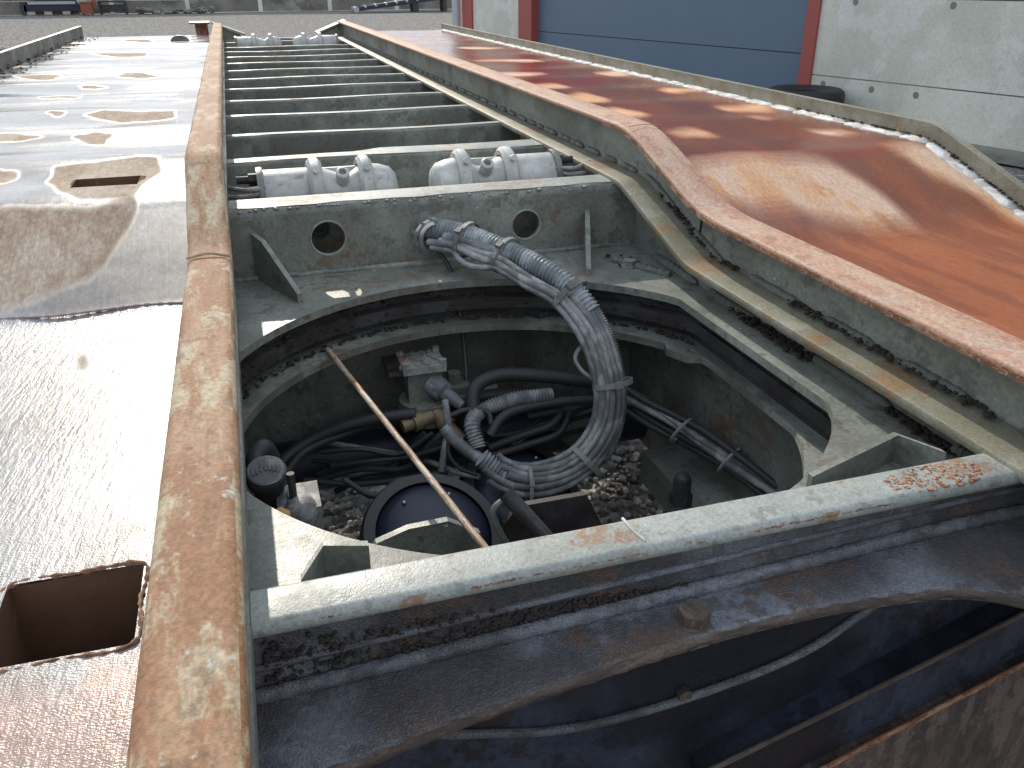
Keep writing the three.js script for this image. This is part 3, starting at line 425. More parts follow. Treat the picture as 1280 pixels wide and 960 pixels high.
// near beam: top flange, face, lower flange with its curved edge
{
  const prof = roundRect(-2.245, -2.06, -1.76, -1.7, 0.028, 4);
  T('end_beam_flange', alongX(prof, Array.from({ length: 20 }, (_, k) => lerp(-0.2, 2.66, k / 19))), M.paintPale);
  T('end_beam_face', box(-0.3, 2.95, -1.96, -1.745, -2.13, -2.085), M.paintWet);
  { const r = rng(611), l = []; for (let i = 0; i < 620; i++) { const u = r(), x = u < 0.3 ? lerp(0.5, 1.1, r()) : u < 0.7 ? lerp(1.5, 2.1, r()) : lerp(-0.1, 2.6, r()), q = r() ** 2; l.push([x, -1.706 - 0.014 * (1 - q), -2.064 - 0.02 * q]); } for (let i = 0; i < 260; i++) { const a = r() * 6.3, d = 0.13 * Math.sqrt(r()); l.push([2.32 + 1.7 * d * Math.cos(a), -1.7, -2.14 + 0.6 * d * Math.sin(a)]); }
    T('rust_flake', clumps(l, 612, 0.003, 0.011, 0.12), M.rustEdge, trailer, { crease: null }).userData.kind = 'stuff'; }
  T('cross_scratch', sweep([onY(778, 648, -1.699), onY(790, 662, -1.698), onY(806, 676, -1.7)], 0.006, { seg: 6, steps: 12 }), M.seal, trailer, tubeOpt);
  const wx = Array.from({ length: 14 }, (_, k) => lerp(-0.2, 2.9, k / 13)), wy = (x) => lerp(-1.99, -1.9, clamp((x + 0.2) / 2.6));
  T('weld_bead', sweep(wx.map((x) => [x, wy(x) + 0.012, -2.068]), (t) => 0.028 * (0.9 + 0.16 * Math.abs(Math.sin(t * 140))), { seg: 8, steps: 240 }), M.paintWet, trailer, tubeOpt);
  T('face_ridge', sweep(wx.map((x) => [x, wy(x) + 0.11, -2.083]), 0.014, { seg: 6, steps: 60 }), M.paintWet, trailer, tubeOpt);
  const edge = [[250, 990], [330, 975], [440, 950], [520, 918], [620, 880], [760, 832], [900, 788], [1040, 755], [1130, 741], [1190, 735], [1240, 738], [1300, 750], [1360, 762], [1440, 780]].map(([x, y]) => { let p = onY(x, y, -1.95); for (let k = 0; k < 4; k++) p = onY(x, y, wy(p[0])); return p; });
  const curve = new THREE.CatmullRomCurve3(edge.map(V)), n = 70, secs = [];
  for (let i = 0; i <= n; i++) { const p = curve.getPoint(i / n), y = wy(p.x); secs.push([[p.x, y, -2.1], [p.x, y, lerp(-2.1, p.z, 0.5)], [p.x, y, p.z - 0.012], [p.x, y - 0.012, p.z], [p.x, y - 0.05, p.z], [p.x, y - 0.05, -2.1]]); }
  secs.push(secs[n].map(([, y, z]) => [3.4, y, z]));
  T('end_beam_lower_flange', loft(secs), M.paintWet, trailer, { crease: 0.5 });
  T('flange_rust_edge', sweep(Array.from({ length: 40 }, (_, i) => { const p = curve.getPoint(i / 39); return [p.x, wy(p.x) - 0.026, p.z - 0.006]; }), (t) => 0.02 + 0.003 * Math.sin(t * 170), { seg: 7, steps: 160 }), M.rustBrown, trailer, tubeOpt);
  const b = onY(866, 778, wy(0.9));
  T('hex_bolt', [hex(0.055, 0.05).translate(b[0], b[1] + 0.03, b[2]), new THREE.CylinderGeometry(0.066, 0.07, 0.014, 24).translate(b[0], b[1] + 0.006, b[2])], M.rustBrown, trailer, { crease: 0.3 });
  const r = rng(515), l = []; for (let i = 0; i < 700; i++) { const x = lerp(-0.15, 1.3, r() ** 1.4); l.push([x, wy(x) + 0.03 + 0.13 * r() * (1.3 - x), -2.082 + 0.01 * r()]); }
  T('caked_dirt', clumps(l, 516, 0.002, 0.01, 0.8), M.dirt, trailer, { crease: null }).userData.kind = 'stuff';
  // below: navy end face with an arc strip and sloping frame edges
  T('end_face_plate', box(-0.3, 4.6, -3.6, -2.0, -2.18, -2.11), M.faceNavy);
  T('arc_strip', sweep([[540, 918], [600, 917], [700, 912], [790, 893], [880, 865], [960, 835], [1020, 806], [1070, 772], [1120, 738]].map(([x, y]) => onZ(x, y, -2.1)), 0.018, { seg: 8, steps: 50 }), M.paintWet, trailer, tubeOpt);
  const nut = onZ(855, 868, -2.1); T('small_nut', aim(hex(0.03, 0.03), [0, 0, 1], nut), M.rustBrown, trailer, { crease: 0.3 });
  const bar = (a, c, z0, z1, d) => loft([a, c].map((p) => [[p[0], p[1], z0], [p[0], p[1], z1], [p[0] + 0.02, p[1] - d, z1], [p[0] + 0.02, p[1] - d, z0]]));
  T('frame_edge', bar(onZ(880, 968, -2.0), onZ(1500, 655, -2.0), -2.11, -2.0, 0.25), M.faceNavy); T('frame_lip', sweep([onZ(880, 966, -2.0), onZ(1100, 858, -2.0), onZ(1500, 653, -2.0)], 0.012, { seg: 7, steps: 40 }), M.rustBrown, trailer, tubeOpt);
  T('rust_panel', bar(onZ(1000, 978, -1.96), onZ(1520, 708, -1.96), -2.1, -1.96, 0.9), M.rustBrown); T('frame_lip', sweep([onZ(1000, 976, -1.96), onZ(1150, 897, -1.96), onZ(1520, 706, -1.96)], 0.012, { seg: 7, steps: 40 }), M.rustEdge, trailer, tubeOpt);
}

// decks
function deck(x0, x1, holes, amp, phase, za = ZFAR, zb = ZNEAR) {
  const gx = [], gz = [], pos = [];
  const lines = (a, b, step, extra) => { const s = new Set(extra); for (let v = a; v < b - 1e-6; v += step) s.add(+v.toFixed(4)); s.add(b); return [...s].filter((v) => v >= a - 1e-6 && v <= b + 1e-6).sort((p, q) => p - q); };
  gx.push(...lines(x0, x1, 0.12, holes.flatMap((h) => [h[0], h[1]]))); gz.push(...lines(za, zb, 0.06, holes.flatMap((h) => [h[2], h[3]])));
  const Y = (x, z) => { const far = 1 - sstep(-6.6, -6.2, z), side = sstep(0, 0.5, x - x0) * sstep(0, 0.5, x1 - x); return Ydeck(z) + amp * side * (far * (0.7 * Math.cos((z + 7.58) / 1.38 * 2 * Math.PI + 0.5 * Math.sin(x * 1.7 + phase)) + 0.35 * Math.sin(x * 2.1 + z * 1.9 + phase)) + (1 - far) * 0.5 * Math.sin(x * 2.2 + z * 1.3 + phase)); };
  const hit = (x, z) => holes.some((h) => x > h[0] && x < h[1] && z > h[2] && z < h[3]);
  const v = (x, z) => [x, Y(x, z), z], norm = [];
  const nr = (x, z) => { const e = 0.02, dx = (Y(x + e, z) - Y(x - e, z)) / (2 * e), dz = (Y(x, z + e) - Y(x, z - e)) / (2 * e), l = Math.hypot(dx, 1, dz); return [-dx / l, 1 / l, -dz / l]; };
  for (let i = 0; i + 1 < gx.length; i++) for (let j = 0; j + 1 < gz.length; j++) { if (hit((gx[i] + gx[i + 1]) / 2, (gz[j] + gz[j + 1]) / 2)) continue; const q = [[gx[i], gz[j]], [gx[i], gz[j + 1]], [gx[i + 1], gz[j + 1]], [gx[i], gz[j]], [gx[i + 1], gz[j + 1]], [gx[i + 1], gz[j]]]; for (const [x, z] of q) { pos.push(...v(x, z)); norm.push(...nr(x, z)); } }
  const g = new THREE.BufferGeometry(); g.setAttribute('position', new THREE.Float32BufferAttribute(pos, 3)); g.setAttribute('normal', new THREE.Float32BufferAttribute(norm, 3)); return g;
}
const under = (x0, x1) => alongZ((z) => [[x0, Ydeck(z) - 0.03], [x0, Ydeck(z) - 0.06], [x1, Ydeck(z) - 0.06], [x1, Ydeck(z) - 0.03]], zs);
const pocketL = [-0.86, -0.475, -2.41, -2.04], slotL = [-1.17, -0.745, -6.66, -6.36], slotR = [2.98, 3.4, -6.62, -6.32];
T('deck_plate', deck(-3.45, -0.26, [slotL], 0.018, 0.4, ZFAR, -4.86), M.deckLeft, trailer, { crease: null });
T('deck_plate', deck(-3.45, -0.26, [pocketL], 0.018, 0.4, -4.86, ZNEAR), M.deckNear, trailer, { crease: null });
T('deck_plate', deck(2.94, 5.56, [slotR], 0.011, 2.1), M.deckRight, trailer, { crease: null });
function pocket(h, depth, m) { const [x0, x1, z0, z1] = h, ya = Ydeck(z0), yb = Ydeck(z1), y = Math.min(ya, yb) - depth, w = 0.03; return T('pocket', [
  loft([[[x0, ya, z0], [x0 - w, ya - 0.012, z0 - w], [x0 - w, y, z0 - w], [x0, y, z0]], [[x1, ya, z0], [x1 + w, ya - 0.012, z0 - w], [x1 + w, y, z0 - w], [x1, y, z0]]]),
  loft([[[x0, yb, z1], [x0 - w, yb - 0.012, z1 + w], [x0 - w, y, z1 + w], [x0, y, z1]], [[x1, yb, z1], [x1 + w, yb - 0.012, z1 + w], [x1 + w, y, z1 + w], [x1, y, z1]]]),
  loft([[[x0, ya, z0], [x0 - w, ya - 0.012, z0], [x0 - w, y, z0], [x0, y, z0]], [[x0, yb, z1], [x0 - w, yb - 0.012, z1], [x0 - w, y, z1], [x0, y, z1]]]),
  loft([[[x1, ya, z0], [x1 + w, ya - 0.012, z0], [x1 + w, y, z0], [x1, y, z0]], [[x1, yb, z1], [x1 + w, yb - 0.012, z1], [x1 + w, y, z1], [x1, y, z1]]]),
  box(x0 - w, x1 + w, y - 0.03, y - 0.001, z0 - w, z1 + w)], m); }
{ const [a, b, c, d] = pocketL, y = Ydeck(-2.2) + 0.002; T('pocket_rim', sweep([[a, y, c], [(a + b) / 2, y + 0.004, c - 0.006], [b, y, c], [b + 0.004, y, (c + d) / 2], [b, y, d], [(a + b) / 2, y - 0.002, d + 0.008], [a, y, d], [a - 0.006, y, (c + d) / 2]], (t) => 0.007 + 0.002 * Math.sin(t * 90) + 0.002 * Math.sin(t * 231), { seg: 7, steps: 200, closed: true }), M.rustEdge, trailer, tubeOpt); }
pocket(pocketL, 1.6, M.rustDark); pocket(slotL, 0.8, M.rustDark); pocket(slotR, 0.8, M.rustDark);
{ const p = toDeck(225, 52); T('deck_lug', [plateXY(Array.from({ length: 13 }, (_, i) => [p[0] + 0.2 * Math.cos(i / 12 * Math.PI), -1.27 + 0.13 * Math.sin(i / 12 * Math.PI)]), [], p[1] - 0.15, p[1])], M.paintDirty); }
T('cross_seam', sweep(Array.from({ length: 14 }, (_, k) => { const x = lerp(-3.4, -0.42, k / 13); return [x, Ydeck(-4.86) - 0.002, -4.86 + 0.02 * Math.sin(k * 2)]; }), (t) => 0.006 + 0.003 * Math.sin(t * 300), { seg: 6, steps: 120 }), M.deckLeft, trailer, tubeOpt);
// kerbs, sealant and debris
T('deck_kerb', alongZ((z) => [[5.63, Ydeck(z) + 0.15], [5.555, Ydeck(z) + 0.15], [5.555, Ydeck(z) - 0.5], [5.63, Ydeck(z) - 0.5]], zs), M.paintOchre);
T('deck_kerb', alongZ((z) => [[-3.44, Ydeck(z) + 0.25], [-3.53, Ydeck(z) + 0.25], [-3.53, Ydeck(z) - 0.5], [-3.44, Ydeck(z) - 0.5]], zs), M.paintDirty);
{
  const r = rng(717), runs = []; let z = -24.4; while (z < -4) { const l = lerp(0.4, 1.1, r()) * (z > -7 ? 0.7 : 1); runs.push([z, Math.min(z + l, -3.9)]); z += l + lerp(0.0, 0.015, r()); }
  T('sealant_bead', runs.map(([a, b]) => { const w = 0.05 + 0.02 * r(), ph = r() * 9; return alongZ((zz) => { const e = Math.min(1, (zz - a) * 14 + 0.25, (b - zz) * 14 + 0.25), k = e * (1 + 0.12 * Math.sin(zz * 13 + ph) + 0.06 * Math.sin(zz * 37)), y = Ydeck(zz); return [[5.556, y + 0.026 * k], [5.54 - w * 0.3, y + 0.02 * k], [5.525 - w * k, y + 0.008 * k], [5.52 - w * k, y - 0.01], [5.556, y - 0.01]]; }, Array.from({ length: 12 }, (_, i) => lerp(a, b, i / 11))); }), M.seal);
  const l = []; for (let i = 0; i < 260; i++) { const zz = lerp(-8, -4.1, r() ** 0.7); l.push([5.552 - 0.02 * r() ** 2, Ydeck(zz) + 0.035, zz]); }
  for (let i = 0; i < 700; i++) { const c = Math.floor(r() * 16), zz = -12 - c * 0.8 + 0.22 * (r() - 0.5); l.push([-3.43 + 0.42 * r() ** 2, Ydeck(zz) + 0.01 + 0.06 * r() ** 3, zz]); }
  T('deck_debris', clumps(l, 718, 0.003, 0.02, 0.4), M.dirt, trailer, { crease: null }).userData.kind = 'stuff';
}
// wheels under the decks
for (const z of [-9.2, -13.2, -17.2, -21.2]) for (const x of [-1.9, 4.4]) {
  const w = T('wheel', lathe([[0.55, -0.36], [0.9, -0.42], [1.05, -0.36], [1.1, -0.2], [1.1, 0.2], [1.05, 0.36], [0.9, 0.42], [0.55, 0.36], [0.55, -0.36]], 40).rotateZ(Math.PI / 2).translate(x, -H / S + 1.09, z), M.rubber);
  mesh('rim', lathe([[0.02, -0.2], [0.5, -0.2], [0.56, -0.34], [0.56, 0.34], [0.5, 0.2], [0.02, 0.2]], 32).rotateZ(Math.PI / 2).translate(x, -H / S + 1.09, z), M.machineGrey, w);
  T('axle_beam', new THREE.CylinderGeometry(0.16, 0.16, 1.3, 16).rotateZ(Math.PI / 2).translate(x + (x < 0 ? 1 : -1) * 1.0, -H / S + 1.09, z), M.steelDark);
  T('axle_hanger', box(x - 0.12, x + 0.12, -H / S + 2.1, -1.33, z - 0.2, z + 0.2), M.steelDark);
}
// brake chambers lying between the cross members
function brakeChamber(xa, dir, z, y = -1.5, small = false) {
  const c = T('brake_chamber', aim(lathe([[0, 0], [0.19, 0], [0.195, 0.02], [0.195, 0.34], [0.19, 0.36], [0.185, 0.46], [0.125, 0.62], [0.13, 0.66], [0.195, 0.76], [0.2, 0.8], [0.19, 0.9], [0.165, 0.98], [0.12, 1.02], [0.06, 1.035], [0, 1.036]], 40), [dir, 0, 0], [xa, y, z]), M.chamberGrey);
  mesh('end_plate', aim(lathe([[0, -0.03], [0.215, -0.03], [0.22, 0], [0.215, 0.018], [0, 0.018]], 32), [dir, 0, 0], [xa, y, z]), M.paintDirty, c);
  for (const t of [0.4, 0.78]) mesh('clamp_ring', aim(lathe([[0.2, -0.05], [0.235, -0.055], [0.262, -0.03], [0.265, 0], [0.262, 0.03], [0.235, 0.055], [0.2, 0.05]], 40), [dir, 0, 0], [xa + dir * t, y, z]), M.chamberGrey, c);
  if (small) return;
  mesh('port_boss', [aim(lathe([[0, 0], [0.052, 0], [0.052, 0.1], [0.04, 0.11], [0.03, 0.11], [0.03, 0.06], [0, 0.06]], 18), [0, 0.75, 0.66], [xa + dir * 0.6, y + 0.1, z + 0.1]), box(xa + dir * 0.42, xa + dir * 0.74, y + 0.1, y + 0.17, z - 0.1, z - 0.07)], M.chamberGrey, c);
  mesh('push_rod_bolt', [aim(new THREE.CylinderGeometry(0.03, 0.03, 0.16, 12), [1, 0, 0], [xa - dir * 0.1, y + 0.13, z]), aim(hex(0.05, 0.06), [1, 0, 0], [xa - dir * 0.06, y + 0.13, z])], M.steelDark, c);
  mesh('clamp_bolt', aim(hex(0.026, 0.16), [0, 0.3, 1], [xa + dir * 0.4, y + 0.2, z + 0.17]), M.chamberGrey, c); mesh('clamp_bolt', aim(hex(0.026, 0.1), [0, 0.3, 1], [xa + dir * 0.78, y + 0.2, z + 0.17]), M.chamberGrey, c);
  for (const k of [0, 1, 2]) mesh('air_line', sweep([[xa - dir * 0.3, y + 0.02 + 0.05 * k, z + 0.3 - 0.1 * k], [xa - dir * 0.12, y + 0.05 * k, z + 0.22], [xa + dir * 0.02, y + 0.04 + 0.03 * k, z + 0.16]], 0.018, { seg: 7, steps: 16 }), k ? M.cableGrey : M.hose, c, tubeOpt);
}
brakeChamber(0.08, 1, -6.75); brakeChamber(2.42, -1, -6.75);
brakeChamber(0.12, 1, -22.4, -1.42, true); brakeChamber(2.45, -1, -22.4, -1.42, true);

// hose bundle looping out of the beam and down to the valves
const loopPx = [[537, 293, -5.95], [572, 300, -5.75], [610, 314, -5.52], [660, 337, -5.22], [705, 366, -4.98], [738, 408, -4.8], [756, 455, -4.68], [762, 500, -4.6], [754, 540, -4.55], [732, 574, -4.5], [700, 596, -4.5], [660, 605, -4.52], [625, 598, -4.56], [598, 578, -4.62]];
const loopCurve = new THREE.CatmullRomCurve3(loopPx.map(([x, y, z]) => V(onZ(x, y, z))), false, 'centripetal');
const LF = loopCurve.computeFrenetFrames(200, false);
function strand(offset, r, t0, t1, opt = {}) {                                   // a cable that keeps beside the centre line
  const n = opt.n ?? 26, pts = [];
  for (let i = 0; i <= n; i++) {
    const t = lerp(t0, t1, i / n), k = Math.round(t * 200), c = loopCurve.getPointAt(t), tan = loopCurve.getTangentAt(t);
    const out = new THREE.Vector3(-tan.z * 0, 0, 0); void out;
    const side = new THREE.Vector3().crossVectors(tan, new THREE.Vector3(0.25, 0.45, 0.86)).normalize(), toCam = new THREE.Vector3().crossVectors(side, tan).normalize(); void k;
    const [a0, b0] = offset(t), a = a0 * 1.22, b = b0 * 1.1; pts.push(c.addScaledVector(side, a).addScaledVector(toCam, b).toArray());
  }
  return sweep(pts, opt.rFn ?? r, { seg: opt.seg ?? 9, steps: opt.steps ?? 90 });
}
void LF;
const corr = (r, amp, pitch) => (t, L) => r + amp * Math.cos(t * L / pitch * 2 * Math.PI);
const loom = T('hose_loom', strand((t) => [-0.03, 0.03], 0.062, 0, 0.44, { rFn: corr(0.07, 0.009, 0.028), steps: 520, seg: 16 }), M.conduit, trailer, tubeOpt);
const L2 = (name, g, m) => mesh(name, g, m, loom, tubeOpt);
// side > 0 lies towards the outside or the inside of the loop depending on the frame: measured from the picture
const SO = -1;
L2('conduit', strand((t) => [lerp(-0.03, 0.08, sstep(0.1, 0.5, t)) * SO, lerp(0.05, 0.0, sstep(0.2, 0.5, t))], 0.04, 0.06, 0.72, { rFn: corr(0.037, 0.004, 0.018), steps: 640, seg: 10 }), M.conduitDark);
L2('conduit', strand(() => [-0.03 * SO, 0.01], 0.06, 0.76, 1, { rFn: corr(0.058, 0.008, 0.026), steps: 260, seg: 14 }), M.conduit);
[[-0.075, 0.045, 0.024, 0.02], [-0.1, 0.02, 0.02, 0.03], [-0.052, 0.06, 0.02, 0.05], [-0.02, 0.062, 0.025, 0.4], [0.018, 0.058, 0.024, 0.4], [0.05, 0.045, 0.022, 0.4], [-0.05, 0.01, 0.024, 0.4], [0.0, 0.0, 0.026, 0.4]].forEach(([a, b, r, t0], i) => {
  const early = t0 < 0.2;
  L2('cable', strand((t) => { const sag = early ? 0.05 * Math.sin(clamp((t - 0.1) / 0.12) * Math.PI) * (i === 1 ? 1 : 0.3) + 0.02 * Math.sin(clamp((t - 0.22) / 0.16) * Math.PI) : 0; return [(a + lerp(early ? 0.0 : 0, 0.0, t) - sag + 0.004 * Math.sin(t * 19 + i * 2)) * SO, b * lerp(0.8, 1, t) + 0.004 * Math.sin(t * 25 + i)]; }, r * 1.08, t0, lerp(0.93, 1, (i * 37 % 10) / 10), { n: 40, steps: 110, seg: 9 }), i % 3 === 1 ? M.conduitDark : M.cableGrey);
});
function tieAt(t, a, b, ra, rb, m, w = 0.03) {                                  // strap round the bundle
  const c = loopCurve.getPointAt(t), tan = loopCurve.getTangentAt(t), side = new THREE.Vector3().crossVectors(tan, new THREE.Vector3(0.25, 0.45, 0.86)).normalize(), up = new THREE.Vector3().crossVectors(side, tan).normalize();
  ra *= 1.12; rb *= 1.1; const o = c.clone().addScaledVector(side, a).addScaledVector(up, b), secs = [], n = 40;
  for (let i = 0; i <= n; i++) { const p = i / n * 2 * Math.PI, dir = side.clone().multiplyScalar(Math.cos(p) * ra).addScaledVector(up, Math.sin(p) * rb), q = o.clone().add(dir), u = dir.clone().normalize(); secs.push([[-w / 2, 0], [w / 2, 0], [w / 2, 0.009], [-w / 2, 0.009]].map(([x, y]) => q.clone().addScaledVector(tan, x).addScaledVector(u, y).toArray())); }
  const head = o.clone().addScaledVector(up, rb + 0.012).addScaledVector(side, ra * 0.25), hg = new THREE.BoxGeometry(0.05, 0.024, w * 1.3).applyMatrix4(new THREE.Matrix4().makeBasis(side, up, tan)).translate(head.x, head.y, head.z);
  L2('cable_tie', [loft(secs, false), hg], m);
}
tieAt(0.105, -0.01, 0.02, 0.12, 0.1, M.alu, 0.034); tieAt(0.215, -0.01, 0.02, 0.12, 0.1, M.alu, 0.034); tieAt(0.385, -0.01, 0.02, 0.125, 0.1, M.alu, 0.04);
tieAt(0.585, -0.01, 0.03, 0.125, 0.09, M.tie, 0.034); tieAt(0.755, -0.01, 0.03, 0.125, 0.09, M.tie, 0.034); tieAt(0.885, -0.02, 0.02, 0.12, 0.1, M.tie, 0.024);
// port clamp
{ const p = onZ(535, 294, -5.93);
  mesh('port_clamp', [aim(new THREE.TorusGeometry(0.105, 0.018, 8, 30).rotateX(Math.PI / 2), [0.35, -0.1, 1], [p[0], p[1], p[2] + 0.02]), aim(new THREE.TorusGeometry(0.1, 0.018, 8, 30).rotateX(Math.PI / 2), [0.35, -0.1, 1], [p[0] + 0.02, p[1], p[2] + 0.07]), ...Array.from({ length: 9 }, (_, i) => aim(new THREE.BoxGeometry(0.035, 0.09, 0.03), [0.35, -0.1, 1], [p[0] + 0.012 + 0.11 * Math.cos(i * 0.7), p[1] + 0.11 * Math.sin(i * 0.7), p[2] + 0.045]))], M.steelClean, loom); }
const hosePx = (list) => list.map(([x, y, z]) => onZ(x, y, z));
// thin black cable dropping from the port, little loop on the bundle
T('thin_cable', sweep(hosePx([[546, 312, -5.8], [562, 335, -5.72], [573, 380, -5.6], [580, 430, -5.5], [583, 480, -5.35], [580, 520, -5.25], [574, 545, -5.2]]), 0.017, { seg: 8, steps: 60 }), M.hose, trailer, tubeOpt);
T('thin_cable', sweep(hosePx([[738, 430, -4.75], [724, 436, -4.72], [719, 448, -4.7], [726, 462, -4.66], [742, 474, -4.62]]), 0.014, { seg: 8, steps: 40 }), M.cableGrey, trailer, tubeOpt);
// cables leaving along the right side plate
{ const base = [[770, 488, -4.9], [800, 508, -4.75], [840, 530, -4.55], [880, 554, -4.3], [920, 580, -4.05], [975, 618, -3.75]];
  for (let i = 0; i < 7; i++) T('side_cable', sweep(hosePx(base.map(([x, y, z], k) => [x + 3 * Math.sin(i * 2 + k), y - 12 + i * 4.6 + 3 * Math.sin(i * 3 + k * 1.4), z - 0.03 * (i % 3)])), 0.024 + 0.004 * (i % 2), { seg: 8, steps: 50 }), i % 2 ? M.cableGrey : M.hose, trailer, tubeOpt);
  for (const [x, y, z] of [[852, 538, -4.47], [912, 575, -4.1]]) { const p = onZ(x, y, z); T('cable_tie', aim(new THREE.TorusGeometry(0.1, 0.012, 6, 24).rotateX(Math.PI / 2), [0.35, -0.35, 0.6], p), M.tie); } }
// black hoses behind the loop
const hoses = [
  [[[600, 560, -4.9], [592, 520, -5.0], [594, 485, -5.1], [620, 470, -5.15], [680, 470, -5.1], [740, 478, -5.0], [790, 490, -4.95]], 0.05, M.hose],
  [[[598, 560, -4.8], [590, 530, -4.9], [600, 515, -5.0], [640, 500, -5.0], [690, 494, -4.98]], 0.052, M.conduitDark, true],
  [[[612, 545, -4.85], [630, 520, -4.92], [680, 505, -4.95], [740, 500, -4.9], [800, 505, -4.8]], 0.034, M.hose],
  [[[545, 505, -5.2], [590, 497, -5.2], [640, 492, -5.2], [700, 496, -5.15]], 0.045, M.hose],
  [[[520, 517, -5.1], [480, 522, -5.15], [430, 533, -5.2], [385, 552, -5.2], [350, 580, -5.1], [342, 605, -4.9]], 0.042, M.hose],
  [[[512, 524, -5.15], [470, 530, -5.2], [420, 546, -5.2], [380, 565, -5.15], [358, 590, -5.0]], 0.03, M.hose],
  [[[400, 552, -5.3], [450, 560, -5.3], [500, 568, -5.2], [545, 580, -5.0], [575, 592, -4.8], [600, 596, -4.7]], 0.02, M.cableGrey],
  [[[380, 600, -5.2], [440, 605, -5.1], [500, 600, -5.0], [560, 590, -4.9]], 0.022, M.hose],
  [[[390, 575, -5.4], [440, 580, -5.3], [490, 575, -5.3], [520, 572, -5.2]], 0.02, M.hose],
  [[[556, 500, -5.05], [560, 530, -4.95], [556, 560, -4.9], [552, 588, -4.9]], 0.024, M.cableGrey],
  [[[555, 535, -4.95], [575, 556, -4.85], [600, 574, -4.75]], 0.045, M.conduitDark],
  [[[560, 548, -4.9], [562, 570, -4.85], [575, 585, -4.8], [598, 594, -4.7]], 0.014, M.hose],
  [[[562, 520, -5.0], [585, 512, -5.0], [610, 516, -4.95], [614, 530, -4.9]], 0.02, M.hose],
  [[[430, 600, -4.7], [470, 620, -4.6], [500, 600, -4.7], [560, 605, -4.7]], 0.02, M.hose],
  [[[610, 560, -4.9], [650, 545, -4.95], [690, 530, -4.95], [700, 515, -5.0], [660, 520, -5.05]], 0.03, M.hose],
  [[[615, 570, -4.85], [660, 556, -4.9], [700, 540, -4.92], [712, 516, -5.0]], 0.026, M.hose],
];
for (const [p, r, m, c] of hoses) T('air_hose', sweep(hosePx(p), c ? corr(r, 0.005, 0.022) : r, { seg: 10, steps: c ? 360 : 60 }), m, trailer, tubeOpt);
{ const r = rng(2024); for (let i = 0; i < 14; i++) { const left = i < 7, x0 = left ? lerp(520, 560, r()) : lerp(575, 620, r()), y0 = lerp(530, 560, r()), x1 = left ? lerp(350, 420, r()) : lerp(690, 790, r()), y1 = left ? lerp(560, 620, r()) : lerp(490, 560, r()), z = lerp(-5.3, -4.95, r()), sag = lerp(4, 26, r());
  T('air_hose', sweep(hosePx([[x0, y0, z + 0.1], [lerp(x0, x1, 0.3), lerp(y0, y1, 0.3) + sag, z + 0.05 * r()], [lerp(x0, x1, 0.65), lerp(y0, y1, 0.65) + sag * 0.8 * r(), z], [x1, y1, z - 0.1]]), lerp(0.014, 0.034, r()), { seg: 8, steps: 44 }), i % 4 === 1 ? M.cableGrey : M.hose, trailer, tubeOpt); } }
// relay valve with plug on the inner web
{ const p = onZ(528, 478, -5.3), f = (x, y, z) => [p[0] + x, p[1] + y, p[2] + z];
  const v = T('relay_valve', [box(p[0] - 0.11, p[0] + 0.13, p[1] - 0.12, p[1] + 0.1, p[2] - 0.18, p[2] + 0.06), new THREE.CylinderGeometry(0.19, 0.21, 0.14, 26).translate(p[0] + 0.02, p[1] - 0.19, p[2])], M.paintDirty);
  mesh('valve_cover', [box(p[0] - 0.14, p[0] + 0.16, p[1] + 0.1, p[1] + 0.15, p[2] - 0.2, p[2] + 0.08), ...[-0.09, -0.03, 0.03, 0.09].map((x, i) => box(-0.008, 0.008, 0, 0.02, -0.14, 0.14).rotateY(i % 2 ? 0.5 : -0.5).translate(p[0] + x, p[1] + 0.145, p[2] - 0.06)), ...[[-0.12, 0.06], [0.14, 0.06], [-0.12, -0.18], [0.14, -0.18]].map(([x, z]) => hex(0.026, 0.05).translate(p[0] + x, p[1] + 0.16, p[2] + z))], M.paintPale, v);
  mesh('plug', [aim(lathe([[0, 0], [0.075, 0], [0.08, 0.03], [0.075, 0.12], [0.05, 0.14], [0.045, 0.22], [0.035, 0.3], [0, 0.3]], 16), [0.55, -0.35, 0.75], f(0.06, 0.0, 0.02))], M.conduitDark, v);
  mesh('fitting', [aim(lathe([[0, 0], [0.05, 0], [0.05, 0.08], [0.065, 0.08], [0.065, 0.14], [0.045, 0.14], [0.045, 0.22], [0, 0.22]], 14), [-1, -0.12, 0.2], f(0.02, -0.18, 0.18)), aim(lathe([[0, 0], [0.055, 0], [0.055, 0.1], [0.065, 0.1], [0.065, 0.16], [0.045, 0.16], [0.045, 0.3], [0, 0.3]], 14), [0.5, -0.5, 0.7], f(0.04, -0.16, 0.14))], M.brassDull, v);
  mesh('valve_block', [box(p[0] + 0.14, p[0] + 0.34, p[1] - 0.26, p[1] - 0.06, p[2] - 0.16, p[2] + 0.04), aim(hex(0.05, 0.08), [0, 1, 0], f(0.24, -0.02, -0.06)), aim(new THREE.CylinderGeometry(0.045, 0.045, 0.3, 12), [1, 0.05, 0.1], f(0.4, -0.15, -0.04))], M.paintDirty, v);
}
